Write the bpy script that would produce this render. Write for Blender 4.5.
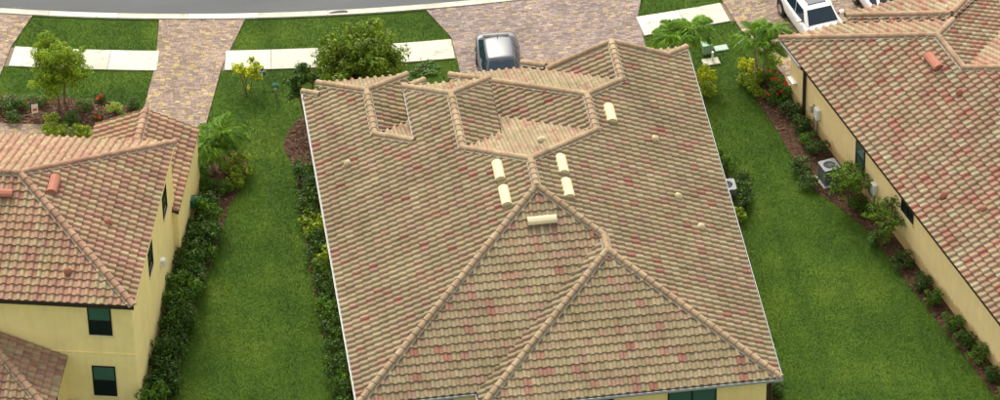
import bpy, bmesh, math, random
import numpy as np
from mathutils import Vector, Matrix
for o in list(bpy.data.objects): bpy.data.objects.remove(o)
scene = bpy.context.scene
R = math.radians
# ------------------------------------------------------------------ camera
FPX, TH, YAW, ROLL = 4667.5, 0.663883, 0.124457, -0.020763
CAM = Vector((-11.2875, -135.1757, 118.7345))
_c, _s = math.cos(YAW), math.sin(YAW)
FW = Vector((_s*math.cos(TH), _c*math.cos(TH), -math.sin(TH)))
_r = Vector((_c, -_s, 0)); _u = _r.cross(FW)
RT = math.cos(ROLL)*_r + math.sin(ROLL)*_u
UP = -math.sin(ROLL)*_r + math.cos(ROLL)*_u
cd = bpy.data.cameras.new('camera'); co = bpy.data.objects.new('camera', cd)
scene.collection.objects.link(co); scene.camera = co
cd.sensor_width = 36; cd.sensor_fit = 'HORIZONTAL'; cd.lens = FPX/1000*36
cd.clip_start = 1; cd.clip_end = 3000
co.matrix_world = Matrix(((RT.x, UP.x, -FW.x, CAM.x), (RT.y, UP.y, -FW.y, CAM.y), (RT.z, UP.z, -FW.z, CAM.z), (0, 0, 0, 1)))
# ------------------------------------------------------------------ sky, sun, exposure
SUN_EL, SUN_AZ = 46, -6           # azimuth from +Y towards +X
w = bpy.data.worlds.new('World'); scene.world = w; w.use_nodes = True
nt = w.node_tree; bg = nt.nodes['Background']
sky = nt.nodes.new('ShaderNodeTexSky'); sky.sky_type = 'NISHITA'; sky.sun_disc = False
sky.sun_elevation = R(SUN_EL); sky.sun_rotation = R(SUN_AZ)
sky.dust_density = 5.0; sky.air_density = 2.0; sky.ozone_density = 1.0
hs = nt.nodes.new('ShaderNodeHueSaturation'); hs.inputs['Saturation'].default_value = 0.25   # hazy white sky
nt.links.new(sky.outputs[0], hs.inputs['Color']); nt.links.new(hs.outputs[0], bg.inputs[0])
bg.inputs[1].default_value = 0.14
sl = bpy.data.lights.new('sun', 'SUN'); sl.energy = 1.05; sl.angle = R(12); sl.color = (1, .94, .82)
so = bpy.data.objects.new('sun', sl); scene.collection.objects.link(so)
sd = Vector((math.sin(R(SUN_AZ))*math.cos(R(SUN_EL)), math.cos(R(SUN_AZ))*math.cos(R(SUN_EL)), math.sin(R(SUN_EL))))
so.rotation_euler = sd.to_track_quat('Z', 'Y').to_euler(); so.location = (0, 0, 60)
vs = scene.view_settings; vs.view_transform = 'Standard'; vs.look = 'None'; vs.gamma = 1; vs.exposure = 1.22
scene.render.engine = 'CYCLES'

# ------------------------------------------------------------------ helpers
COL = scene.collection
rng = random.Random(7)
def ray(u, v): return (FW + (u-500)/FPX*RT + (200-v)/FPX*UP)
def G(u, v, z=0.0):
    d = ray(u, v); return CAM + d*((z-CAM.z)/d.z)
def hit(u, v, n, p0):
    d = ray(u, v); return CAM + d*((p0-CAM).dot(n)/d.dot(n))
def px(P):
    d = Vector(P)-CAM; z = d.dot(FW); return 500+FPX*d.dot(RT)/z, 200-FPX*d.dot(UP)/z
def inframe(P, m=45):
    x, y = px(P); return -m < x < 1000+m and -m < y < 400+m
def S(r, g, b):
    f = lambda c: (c/255/12.92 if c/255 <= .04045 else ((c/255+.055)/1.055)**2.4)
    return (f(r), f(g), f(b))
def link(name, me, mat=None, parent=None):
    o = bpy.data.objects.new(name, me); COL.objects.link(o)
    if mat is not None and me is not None and not me.materials: me.materials.append(mat)
    if parent: o.parent = parent
    return o
def empty(name, loc=(0, 0, 0), rz=0, parent=None):
    o = bpy.data.objects.new(name, None); COL.objects.link(o); o.location = loc; o.rotation_euler = (0, 0, rz)
    o.empty_display_size = .3
    if parent: o.parent = parent
    return o
def tag(o, label, cat, group=None):
    o['label'] = label; o['category'] = cat
    if group: o['group'] = group
    return o
def struct(o): o['kind'] = 'structure'; return o
def stuff(o, label=None, cat=None):
    o['kind'] = 'stuff'
    if label: o['label'] = label
    if cat: o['category'] = cat
    return o
def mesh(name, V, F, cols=None, smooth=False):
    me = bpy.data.meshes.new(name); me.from_pydata(V, [], F)
    if cols is not None:
        ca = me.color_attributes.new('col', 'FLOAT_COLOR', 'POINT')
        a = np.ones((len(V), 4), dtype=np.float32); a[:, :3] = np.array(cols, dtype=np.float32); ca.data.foreach_set('color', a.ravel())
    if smooth: me.polygons.foreach_set('use_smooth', [True]*len(me.polygons))
    me.update(); return me
class MB:
    def __init__(s): s.V = []; s.F = []
    def add(s, V, F):
        b = len(s.V); s.V += [tuple(v) for v in V]; s.F += [tuple(i+b for i in f) for f in F]; return s
    def box(s, x0, x1, y0, y1, z0, z1, M=None):
        V = [(x, y, z) for z in (z0, z1) for y in (y0, y1) for x in (x0, x1)]
        if M is not None: V = [tuple(M @ Vector(v)) for v in V]
        return s.add(V, [(0, 2, 3, 1), (4, 5, 7, 6), (0, 1, 5, 4), (2, 6, 7, 3), (0, 4, 6, 2), (1, 3, 7, 5)])
    def prism(s, poly, z0, z1):
        n = len(poly)
        V = [(x, y, z0) for x, y in poly]+[(x, y, z1) for x, y in poly]
        F = [tuple(range(n-1, -1, -1)), tuple(range(n, 2*n))]+[(i, (i+1) % n, n+(i+1) % n, n+i) for i in range(n)]
        return s.add(V, F)
    def tube(s, pts, rad, n=8, cap=True):
        pts = [Vector(p) for p in pts]; b = len(s.V); rads = rad if isinstance(rad, (list, tuple)) else [rad]*len(pts)
        for i, p in enumerate(pts):
            d = (pts[min(i+1, len(pts)-1)]-pts[max(i-1, 0)]).normalized()
            a = d.orthogonal().normalized() if abs(d.z) > .95 else d.cross(Vector((0, 0, 1))).normalized(); c = d.cross(a)
            for k in range(n):
                t = 2*math.pi*k/n; s.V.append(tuple(p+rads[i]*(math.cos(t)*a+math.sin(t)*c)))
        for i in range(len(pts)-1):
            for k in range(n):
                s.F.append((b+i*n+k, b+i*n+(k+1) % n, b+(i+1)*n+(k+1) % n, b+(i+1)*n+k))
        if cap:
            s.F.append(tuple(b+k for k in range(n))); e = b+(len(pts)-1)*n; s.F.append(tuple(e+k for k in range(n-1, -1, -1)))
        return s
    def build(s, name, mat, parent=None, smooth=False):
        return link(name, mesh(name, s.V, s.F, smooth=smooth), mat, parent)
def bevel(o, wd, seg=2):
    m = o.modifiers.new('bevel', 'BEVEL'); m.width = wd; m.segments = seg; m.limit_method = 'ANGLE'; return o
def copytree(o, parent=None):
    c = o.copy(); COL.objects.link(c); c.parent = parent
    for ch in o.children: copytree(ch, c)
    return c

# ------------------------------------------------------------------ materials
def newmat(name, rough=.8, spec=.3, base=(.5, .5, .5)):
    m = bpy.data.materials.new(name); m.use_nodes = True; b = m.node_tree.nodes['Principled BSDF']
    b.inputs['Roughness'].default_value = rough; b.inputs['Specular IOR Level'].default_value = spec
    b.inputs['Base Color'].default_value = (*base, 1); return m, m.node_tree, b
def N(t, k, **kw):
    n = t.nodes.new(k)
    for a, v in kw.items(): setattr(n, a, v)
    return n
def noise(t, scale, detail=4, rough=.6, vec=None):
    n = N(t, 'ShaderNodeTexNoise'); n.inputs['Scale'].default_value = scale; n.inputs['Detail'].default_value = detail; n.inputs['Roughness'].default_value = rough
    if vec is not None: t.links.new(vec, n.inputs['Vector'])
    return n.outputs['Fac']
def ramp(t, fac, stops):
    r = N(t, 'ShaderNodeValToRGB'); e = r.color_ramp.elements
    while len(e) < len(stops): e.new(.5)
    for el, (p, c) in zip(e, stops): el.position = p; el.color = (*c, 1)
    t.links.new(fac, r.inputs[0]); return r.outputs[0]
def mixc(t, fac, a, b, mode='MIX'):
    m = N(t, 'ShaderNodeMix', data_type='RGBA', blend_type=mode)
    if isinstance(fac, (int, float)): m.inputs[0].default_value = fac
    else: t.links.new(fac, m.inputs[0])
    for i, v in ((6, a), (7, b)):
        if isinstance(v, tuple): m.inputs[i].default_value = (*v, 1)
        else: t.links.new(v, m.inputs[i])
    return m.outputs[2]
def mulr(t, fac, lo, hi):
    m = N(t, 'ShaderNodeMapRange'); t.links.new(fac, m.inputs[0]); m.inputs[1].default_value = .3; m.inputs[2].default_value = .7
    m.inputs[3].default_value = lo; m.inputs[4].default_value = hi; return m.outputs[0]
def bump(t, b, h, strength, dist=.02):
    n = N(t, 'ShaderNodeBump'); n.inputs['Strength'].default_value = strength; n.inputs['Distance'].default_value = dist
    t.links.new(h, n.inputs['Height']); t.links.new(n.outputs[0], b.inputs['Normal'])
def coord(t, kind='Object'):
    return N(t, 'ShaderNodeTexCoord').outputs[kind]
def gpos(t): return N(t, 'ShaderNodeNewGeometry').outputs['Position']
def simple(name, c, rough=.7, spec=.3, var=.12, scale=3, bmp=0, metal=0):
    m, t, b = newmat(name, rough, spec, c)
    p = coord(t); n = noise(t, scale, 5, .65, p)
    g = N(t, 'ShaderNodeVectorMath', operation='SCALE'); g.inputs[0].default_value = c; t.links.new(mulr(t, n, 1-var, 1+var), g.inputs['Scale'])
    t.links.new(g.outputs[0], b.inputs['Base Color']); b.inputs['Metallic'].default_value = metal
    if bmp: bump(t, b, noise(t, 60, 3, .6, p), bmp, .01)
    return m
def colmat(name, src, rough=.85, spec=.2, scale=6, lo=.78, hi=1.15, bm=.25, bscale=40):
    """piece colour from the 'col' attribute (joined meshes) or the object colour (single pieces), with grain and wear"""
    m, t, b = newmat(name, rough, spec)
    if src == 'attr': c = N(t, 'ShaderNodeVertexColor', layer_name='col').outputs[0]
    else: c = N(t, 'ShaderNodeObjectInfo').outputs['Color']
    p = gpos(t); n = noise(t, scale, 5, .7, p); n2 = noise(t, .5, 3, .5, p)
    g = N(t, 'ShaderNodeVectorMath', operation='SCALE'); t.links.new(c, g.inputs[0]); t.links.new(mulr(t, n, lo, hi), g.inputs['Scale'])
    fl = ramp(t, noise(t, 3.1, 4, .7, p), [(.42, (0, 0, 0)), (.7, (1, 1, 1))])
    fm = mixc(t, 1.0, g.outputs[0], (1.03, .95, .91), 'MULTIPLY'); gm = mixc(t, fl, g.outputs[0], fm)
    g2 = N(t, 'ShaderNodeVectorMath', operation='SCALE'); t.links.new(gm, g2.inputs[0]); t.links.new(mulr(t, n2, .86, 1.08), g2.inputs['Scale'])
    al = ramp(t, noise(t, 1.1, 6, .72, p), [(.34, (.80, .82, .74)), (.5, (1, 1, 1))])
    t.links.new(mixc(t, 1.0, g2.outputs[0], al, 'MULTIPLY'), b.inputs['Base Color']); bump(t, b, noise(t, bscale, 3, .6, p), bm, .008)
    return m
M = {}
M['tile'] = colmat('tile_joined', 'attr'); M['tile1'] = colmat('tile_single', 'obj')
M['paver'] = colmat('paver', 'attr', scale=9, lo=.8, hi=1.2, bm=.3)
M['deck'] = simple('roof_underlay', (.045, .035, .028), .95)
M['mortar'] = simple('mortar', S(140, 132, 116), .95, .1, .2, 5)
M['wall_main'] = simple('stucco_main', S(232, 206, 138), .92, .1, .06, 1.5, .35)
M['wall_left'] = simple('stucco_left', S(238, 216, 146), .92, .1, .06, 1.2, .35)
M['wall_right'] = simple('stucco_right', S(240, 212, 154), .92, .1, .06, 1.2, .35)
M['gutter'] = simple('gutter_white', S(160, 160, 156), .45, .4, .12, 4)
M['dark'] = simple('fascia_dark', S(48, 38, 32), .6, .3, .15, 4)
M['frame'] = simple('window_frame', S(30, 26, 24), .5, .4, .1)
M['vent_cream'] = simple('vent_cream', S(190, 176, 136), .6, .3, .08, 3)
M['vent_clay'] = simple('vent_clay', S(148, 94, 74), .75, .25, .1, 4)
M['sill'] = simple('sill', S(214, 198, 150), .9, .1, .08)
M['conc'] = None
M['drain'] = simple('drain_iron', S(70, 68, 64), .8, .2, .2)
M['white_plastic'] = simple('white_plastic', S(215, 215, 208), .5, .4, .05)
M['grey_metal'] = simple('grey_metal', S(104, 107, 106), .5, .4, .08)
M['black'] = simple('black_rubber', (.018, .018, .019), .7, .3, .1)
M['green_plastic'] = simple('green_plastic', S(30, 92, 66), .5, .4, .1)
M['box_green'] = simple('utility_green', S(128, 158, 130), .55, .35, .08)
M['bark'] = simple('bark', S(104, 86, 66), .95, .1, .35, 8, .8)
M['palm_trunk'] = simple('palm_trunk', S(138, 128, 106), .9, .15, .3, 8, .8)
def stain(m):
    t = m.node_tree; b = t.nodes['Principled BSDF']; src = b.inputs['Base Color'].links[0].from_socket; p = gpos(t)
    mp = N(t, 'ShaderNodeMapping'); mp.inputs['Scale'].default_value = (5, 5, .35); t.links.new(p, mp.inputs[0])
    st = ramp(t, noise(t, 1.0, 5, .7, mp.outputs[0]), [(.3, (.86, .83, .78)), (.55, (1, 1, 1))])
    sep = N(t, 'ShaderNodeSeparateXYZ'); t.links.new(p, sep.inputs[0]); ad = N(t, 'ShaderNodeMath', operation='ADD'); t.links.new(sep.outputs[2], ad.inputs[0])
    sc = N(t, 'ShaderNodeMath', operation='MULTIPLY'); t.links.new(noise(t, 2.5, 4, .7, p), sc.inputs[0]); sc.inputs[1].default_value = -.9; t.links.new(sc.outputs[0], ad.inputs[1])
    sp = ramp(t, ad.outputs[0], [(0, (.74, .67, .58)), (.16, (1, 1, 1))])
    t.links.new(mixc(t, 1.0, mixc(t, .4, src, st, 'MULTIPLY'), sp, 'MULTIPLY'), b.inputs['Base Color'])
for k_ in ('wall_main', 'wall_left', 'wall_right'): stain(M[k_])
def glass(name, c, rough=.06):
    m, t, b = newmat(name, rough, .4, c); return m
M['glass_green'] = glass('window_glass_green', S(58, 92, 76)); M['glass_dark'] = glass('window_glass_dark', S(20, 28, 30))
M['glass_car'] = glass('car_glass', (.010, .022, .036), .03)
def paint(name, c):
    m, t, b = newmat(name, .35, .5, c); b.inputs['Coat Weight'].default_value = 1; b.inputs['Coat Roughness'].default_value = .04; return m
M['paint_dark'] = paint('paint_dark', (.016, .018, .022)); M['paint_dark'].node_tree.nodes['Principled BSDF'].inputs['Coat Weight'].default_value = .55; M['paint_white'] = paint('paint_white', (.74, .74, .73))
M['chrome'] = simple('chrome', (.6, .6, .6), .2, .5, .03, metal=1)
M['lamp_glass'] = glass('lamp_glass', (.5, .52, .55), .1)
M['tail_red'] = glass('tail_red', (.35, .02, .02), .1)
def concrete():
    m, t, b = newmat('concrete', .9, .2); p = gpos(t)
    c1 = ramp(t, noise(t, .45, 6, .65, p), [(.3, S(164, 161, 148)), (.5, S(184, 181, 166)), (.7, S(194, 191, 176))])
    c2 = ramp(t, noise(t, 2.2, 6, .75, p), [(.28, S(150, 146, 128)), (.46, (1, 1, 1))])
    oi = N(t, 'ShaderNodeObjectInfo'); c3 = ramp(t, oi.outputs['Random'], [(0, (.82, .81, .77)), (1, (1, 1, 1))])
    c = mixc(t, .8, c1, c2, 'MULTIPLY'); c = mixc(t, 1.0, c, c3, 'MULTIPLY')
    t.links.new(c, b.inputs['Base Color']); bump(t, b, noise(t, 30, 4, .7, p), .3, .01); return m
M['conc'] = concrete()
def asphalt():
    m, t, b = newmat('asphalt', .9, .25); p = gpos(t)
    mp = N(t, 'ShaderNodeMapping'); mp.inputs['Scale'].default_value = (.25, 1.3, 1); mp.inputs['Rotation'].default_value = (0, 0, .2); t.links.new(p, mp.inputs[0])
    c1 = ramp(t, noise(t, .5, 5, .6, mp.outputs[0]), [(.3, S(76, 77, 77)), (.7, S(88, 89, 89))])
    sc = ramp(t, noise(t, 1.1, 7, .75, mp.outputs[0]), [(.66, (0, 0, 0)), (.74, (1, 1, 1))])
    c = mixc(t, sc, c1, S(140, 140, 137)); g = ramp(t, noise(t, 45, 3, .6, p), [(.3, (.75, .75, .75)), (.7, (1.1, 1.1, 1.1))])
    c = mixc(t, .6, c, g, 'MULTIPLY'); t.links.new(c, b.inputs['Base Color']); bump(t, b, noise(t, 60, 3, .6, p), .4, .01); return m
M['asphalt'] = asphalt()
def grassmat(name, k=1.0, blade=False):
    m, t, b = newmat(name, .85, .15); p = gpos(t)
    a = ramp(t, noise(t, .33, 5, .62, p), [(.25, tuple(v*k for v in S(54, 80, 18))), (.5, tuple(v*k for v in S(71, 99, 22))), (.75, tuple(v*k for v in S(95, 117, 33)))])
    d = ramp(t, noise(t, 3.2, 5, .7, p), [(.3, (.92, .93, .88)), (.5, (1, 1, 1)), (.72, (1.09, 1.06, 1.04))])
    e = ramp(t, noise(t, 16, 4, .7, p), [(.3, (.84, .85, .82)), (.7, (1.13, 1.12, 1.1))])
    mp = N(t, 'ShaderNodeMapping'); mp.inputs['Scale'].default_value = (1.5, .05, 1); mp.inputs['Rotation'].default_value = (0, 0, R(-4)); t.links.new(p, mp.inputs[0])
    st = ramp(t, noise(t, 1.0, 2, .5, mp.outputs[0]), [(.35, (.84, .86, .84)), (.65, (1.12, 1.1, 1.06))])
    c = mixc(t, .8, a, d, 'MULTIPLY'); c = mixc(t, .8, c, e, 'MULTIPLY'); c = mixc(t, .8, c, st, 'MULTIPLY')
    if blade:
        c = mixc(t, .9, c, N(t, 'ShaderNodeVertexColor', layer_name='col').outputs[0], 'MULTIPLY')
    t.links.new(c, b.inputs['Base Color'])
    if not blade: bump(t, b, noise(t, 28, 5, .8, p), .9, .05)
    else:
        ge = N(t, 'ShaderNodeNewGeometry'); v1 = N(t, 'ShaderNodeVectorMath', operation='SCALE'); t.links.new(ge.outputs['Normal'], v1.inputs[0]); v1.inputs['Scale'].default_value = .35
        v2 = N(t, 'ShaderNodeVectorMath', operation='ADD'); t.links.new(v1.outputs[0], v2.inputs[0]); v2.inputs[1].default_value = (0, 0, 1)
        v3 = N(t, 'ShaderNodeVectorMath', operation='NORMALIZE'); t.links.new(v2.outputs[0], v3.inputs[0]); t.links.new(v3.outputs[0], b.inputs['Normal'])
    return m
M['lawn'] = grassmat('lawn', .8); M['blade'] = grassmat('grass_blade', 1.12, True)
def mulchmat():
    m, t, b = newmat('mulch', .95, .1); p = gpos(t)
    c = ramp(t, noise(t, 6, 6, .75, p), [(.3, S(40, 28, 20)), (.5, S(80, 58, 44)), (.72, S(116, 90, 70))])
    t.links.new(c, b.inputs['Base Color']); bump(t, b, noise(t, 18, 5, .8, p), 1, .06); return m
M['mulch'] = mulchmat(); M['chip'] = colmat('mulch_chip', 'attr', scale=12)
M['sand'] = simple('joint_sand', S(112, 98, 82), .95, .1, .2, 8)
def leafmat(name, trans=.35):
    m, t, b = newmat(name, .55, .25)
    c = N(t, 'ShaderNodeVertexColor', layer_name='col').outputs[0]
    oi = N(t, 'ShaderNodeObjectInfo'); v = ramp(t, oi.outputs['Random'], [(0, (.84, .86, .8)), (1, (1.12, 1.1, 1.1))])
    c = mixc(t, 1.0, c, v, 'MULTIPLY'); t.links.new(c, b.inputs['Base Color'])
    tr = N(t, 'ShaderNodeBsdfTranslucent'); t.links.new(mixc(t, 1.0, c, (1.25, 1.3, .6), 'MULTIPLY'), tr.inputs[0])
    mx = N(t, 'ShaderNodeMixShader'); mx.inputs[0].default_value = trans
    out = t.nodes['Material Output']; t.links.new(b.outputs[0], mx.inputs[1]); t.links.new(tr.outputs[0], mx.inputs[2]); t.links.new(mx.outputs[0], out.inputs[0]); return m
M['leaf'] = leafmat('leaf', .42)

# ------------------------------------------------------------------ 2D polygon tools
def area(P): return .5*sum(P[i][0]*P[(i+1) % len(P)][1]-P[(i+1) % len(P)][0]*P[i][1] for i in range(len(P)))
def ccw(P): return list(P) if area(P) > 0 else list(reversed(P))
def earclip(P):
    P = ccw(P); idx = list(range(len(P))); T = []
    cr = lambda a, b, c: (b[0]-a[0])*(c[1]-a[1])-(b[1]-a[1])*(c[0]-a[0])
    g = 0
    while len(idx) > 3 and g < 500:
        g += 1; n = len(idx)
        for k in range(n):
            i, j, l = idx[k-1], idx[k], idx[(k+1) % n]; a, b, c = P[i], P[j], P[l]
            if cr(a, b, c) <= 1e-9: continue
            if any(cr(a, b, P[q]) >= -1e-9 and cr(b, c, P[q]) >= -1e-9 and cr(c, a, P[q]) >= -1e-9 for q in idx if q not in (i, j, l)): continue
            T.append([a, b, c]); idx.pop(k); break
        else: break
    T.append([P[i] for i in idx]); return T
def clip(P, C):
    """clip polygon P by the convex ccw polygon C"""
    out = P
    for i in range(len(C)):
        a, b = C[i], C[(i+1) % len(C)]; ex, ey = b[0]-a[0], b[1]-a[1]; inp = out; out = []
        if not inp: return []
        for k in range(len(inp)):
            p, q = inp[k], inp[(k+1) % len(inp)]
            dp = ex*(p[1]-a[1])-ey*(p[0]-a[0]); dq = ex*(q[1]-a[1])-ey*(q[0]-a[0])
            if dp >= 0: out.append(p)
            if (dp >= 0) != (dq >= 0):
                t = dp/(dp-dq); out.append((p[0]+t*(q[0]-p[0]), p[1]+t*(q[1]-p[1])))
    return out
def inside(P, x, y):
    c = False
    for i in range(len(P)):
        (x0, y0), (x1, y1) = P[i], P[i-1]
        if (y0 > y) != (y1 > y) and x < (x1-x0)*(y-y0)/(y1-y0)+x0: c = not c
    return c
def inside_np(P, X, Y):
    c = np.zeros(X.shape, bool)
    for i in range(len(P)):
        (x0, y0), (x1, y1) = P[i], P[i-1]
        if y0 == y1: continue
        c ^= ((y0 > Y) != (y1 > Y)) & (X < (x1-x0)*(Y-y0)/(y1-y0)+x0)
    return c

# ------------------------------------------------------------------ ground, road, pavements
CX, CY = 7.8, 105.0        # centre of the street's curve
RG, RC, RS0, RS1 = 75.33, 75.75, 78.1, 79.5
def arc(Rr, x):            # point on the house side of the circle of radius Rr at this x
    return CY-math.sqrt(Rr*Rr-(x-CX)**2)
def arcpt(Rr, a): return (CX+Rr*math.sin(a), CY-Rr*math.cos(a))
g = MB(); g.add([(-300, -300, -.03), (300, -300, -.03), (300, 300, -.03), (-300, 300, -.03)], [(0, 1, 2, 3)])
struct(g.build('lawn_ground', M['lawn']))
def band(name, r0, r1, z, mat, a0=-.55, a1=.55, n=90):
    V = []; F = []
    for i in range(n+1):
        a = a0+(a1-a0)*i/n; V += [(*arcpt(r0, a), z), (*arcpt(r1, a), z)]
        if i: F.append((2*i-2, 2*i-1, 2*i+1, 2*i))
    return struct(link(name, mesh(name, V, F), mat))
band('road', 62, RG+.02, -.022, M['asphalt'])
def arcslabs(root, name, r0, r1, z0, z1, step, mat, gap=.012, a_from=-.36, a_to=.36, skip=None, prof=None):
    a = a_from; da = step/((r0+r1)/2)
    while a < a_to:
        b = a+da-gap/r1
        mid = arcpt((r0+r1)/2, (a+b)/2)
        if inframe((*mid, 0), 130) and not (skip and skip(mid[0])):
            m = MB(); k = 4; V = []; F = []
            pr = prof or [(r0, z0), (r0, z1), (r1, z1), (r1, z0)]
            for i in range(k+1):
                t = a+(b-a)*i/k; V += [(*arcpt(rr, t), zz) for rr, zz in pr]
            L = len(pr)
            for i in range(k): F += [(i*L+j, i*L+(j+1) % L, (i+1)*L+(j+1) % L, (i+1)*L+j) for j in range(L)]
            F += [tuple(range(L-1, -1, -1)), tuple(k*L+j for j in range(L))]
            link(name, mesh(name, V, F), mat, root)
        a += da
sw = band('sidewalk', RS0+.02, RS1-.02, -.026, M['sand'])
DRIVES = lambda x: (-5.6 < x < -2.6) or (7.05 < x < 15.2) or x > 19.1 or x < -11.95
def swslabs():
    # the pavement runs between the driveways; each stretch is laid in slabs cut to its ends
    runs = [(-11.85, -5.63, 3), (-2.78, 7.02, 5), (15.22, 19.05, 2)]
    for x0, x1, n in runs:
        a0 = math.asin((x0-CX)/((RS0+RS1)/2)); a1 = math.asin((x1-CX)/((RS0+RS1)/2)); da = (a1-a0)/n
        for i in range(n):
            arcslabs(sw, 'slab', RS0, RS1, -.02, .03, da*(RS0+RS1)/2, M['conc'], .02, a0+i*da, a0+i*da+1e-4)
swslabs()
cb = band('curb', RG+.01, RC-.01, -.026, M['sand'])
arcslabs(cb, 'curb_segment', RG, RC, -.02, .03, 3.05, M['conc'], .012, prof=[(RG, -.02), (RG, .0), (RG+.2, -.012), (RC-.1, .05), (RC, .055), (RC, -.02)])

def sheet(name, poly, z, mat):
    T = earclip(poly); V = []; F = []
    for t in T: b = len(V); V += [(x, y, z) for x, y in t]; F.append(tuple(range(b, b+len(t))))
    return link(name, mesh(name, V, F), mat)
DRIVE_POLYS = {}
def pavers(name, poly, ang, palette, seed, parent=None, L=.23, Wd=.115):
    r = random.Random(seed); base = struct(sheet(name, poly, -.012, M['sand'])); DRIVE_POLYS[name] = poly
    ca, sa = math.cos(ang), math.sin(ang); V = []; F = []; Cc = []
    loc = [(x*ca+y*sa, -x*sa+y*ca) for x, y in poly]; P = ccw(loc); T = earclip(P)
    x0, x1 = min(p[0] for p in P), max(p[0] for p in P); y0, y1 = min(p[1] for p in P), max(p[1] for p in P)
    j = 0; y = y0
    cw = [p[1] for p in palette]
    while y < y1:
        x = x0-(.5*L if j % 2 else 0)-r.random()*.05
        while x < x1:
            l = r.choice((L, L, L*.66, L*1.25)); g = .005
            q = [(x+g, y+g), (x+l-g, y+g), (x+l-g, y+Wd-g), (x+g, y+Wd-g)]
            col = r.choices(palette, cw)[0][0]; k = r.uniform(.86, 1.14)*.62; col = tuple(c*k for c in col); dz = r.uniform(-.002, .003)
            mx, my = x+l/2, y+Wd/2
            if inframe((mx*ca-my*sa, mx*sa+my*ca, 0), 12):
                pieces = [q] if all(inside(P, *c) for c in q) else [c for c in (clip(q, t) for t in T) if len(c) > 2 and abs(area(c)) > .0015]
                for c in pieces:
                    b = len(V); n = len(c)
                    for zz in (-.011, .014+dz):
                        V += [(a*ca-d*sa, a*sa+d*ca, zz) for a, d in c]
                    F.append(tuple(range(b+n, b+2*n))); F += [(b+i, b+(i+1) % n, b+n+(i+1) % n, b+n+i) for i in range(n)]
                    Cc += [col]*(2*n)
            x += l
        y += Wd; j += 1
    o = link('pavers', mesh('pavers', V, F, Cc), M['paver'], base); o['kind'] = 'stuff'
    return base
pal1 = [(S(168, 146, 130), 6), (S(178, 156, 136), 5), (S(154, 134, 120), 4), (S(192, 168, 118), 2.6), (S(148, 130, 118), 2.5), (S(202, 180, 132), .8)]
pal2 = [(S(162, 144, 134), 7), (S(172, 154, 142), 6), (S(150, 132, 124), 5), (S(184, 160, 128), 1.6), (S(142, 126, 120), 3), (S(196, 174, 138), .5)]
ya = lambda x: arc(RC+.01, x)
pavers('driveway_left', [(-5.35, ya(-5.35)), (-5.62, 28.3), (-5.75, 27.2), (-5.95, 26.4), (-6.57, 23.8), (-6.95, 22.3), (-7.6, 19.6), (-4.95, 18.4), (-4.07, 22.26), (-3.05, 26.2), (-2.72, 27.2), (-2.45, 27.8), (-1.65, ya(-1.65)), (-3.5, ya(-3.5))], R(-13.5), pal1, 1)
pavers('driveway_main', [(6.2, ya(6.2)), (7.05, 27.0), (7.08, 25.4), (7.08, 19.5), (15.25, 19.5), (15.22, 25.6), (15.2, 27.2), (15.9, ya(15.9)), (13, ya(13)), (9.5, ya(9.5))], R(0), pal2, 2)
pavers('driveway_right', [(18.6, ya(18.6)), (19.1, 27.6), (19.35, 26.3), (19.6, 25.1), (20.3, 23.4), (20.7, 22.0), (20.9, 20.2), (23, 18.6), (32.5, 20.8), (31.5, ya(31.5)), (27, ya(27)), (22.5, ya(22.5))], R(14), pal1, 3)
pavers('driveway_far_left', [(-10.8, ya(-10.8)), (-11.85, 29.4), (-12.25, 28.0), (-13.2, 25.0), (-17, 26), (-17, ya(-17)), (-14, ya(-14))], R(-22), pal1, 4)
pavers('path', [(-13.3, 24.15), (-11.0, 23.62), (-8.7, 23.0), (-8.2, 21.9), (-13.6, 23.0)], R(-13.5), pal1, 5)
# storm drain lid in the curb
dr = empty('storm_drain', (2.4, 29.62, .0), R(4)); tag(dr, 'dark oval storm drain lid set in the pale concrete gutter', 'drain')
MB().prism([(.42*math.cos(t)*1.0, .13*math.sin(t)) for t in [i*math.pi/10 for i in range(20)]], -.01, .045).build('lid', M['drain'], dr)
m = MB()
for i in range(7): m.box(-.3+i*.09, -.26+i*.09, -.07, .07, .04, .05)
m.build('slot', M['drain'], dr)

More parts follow.
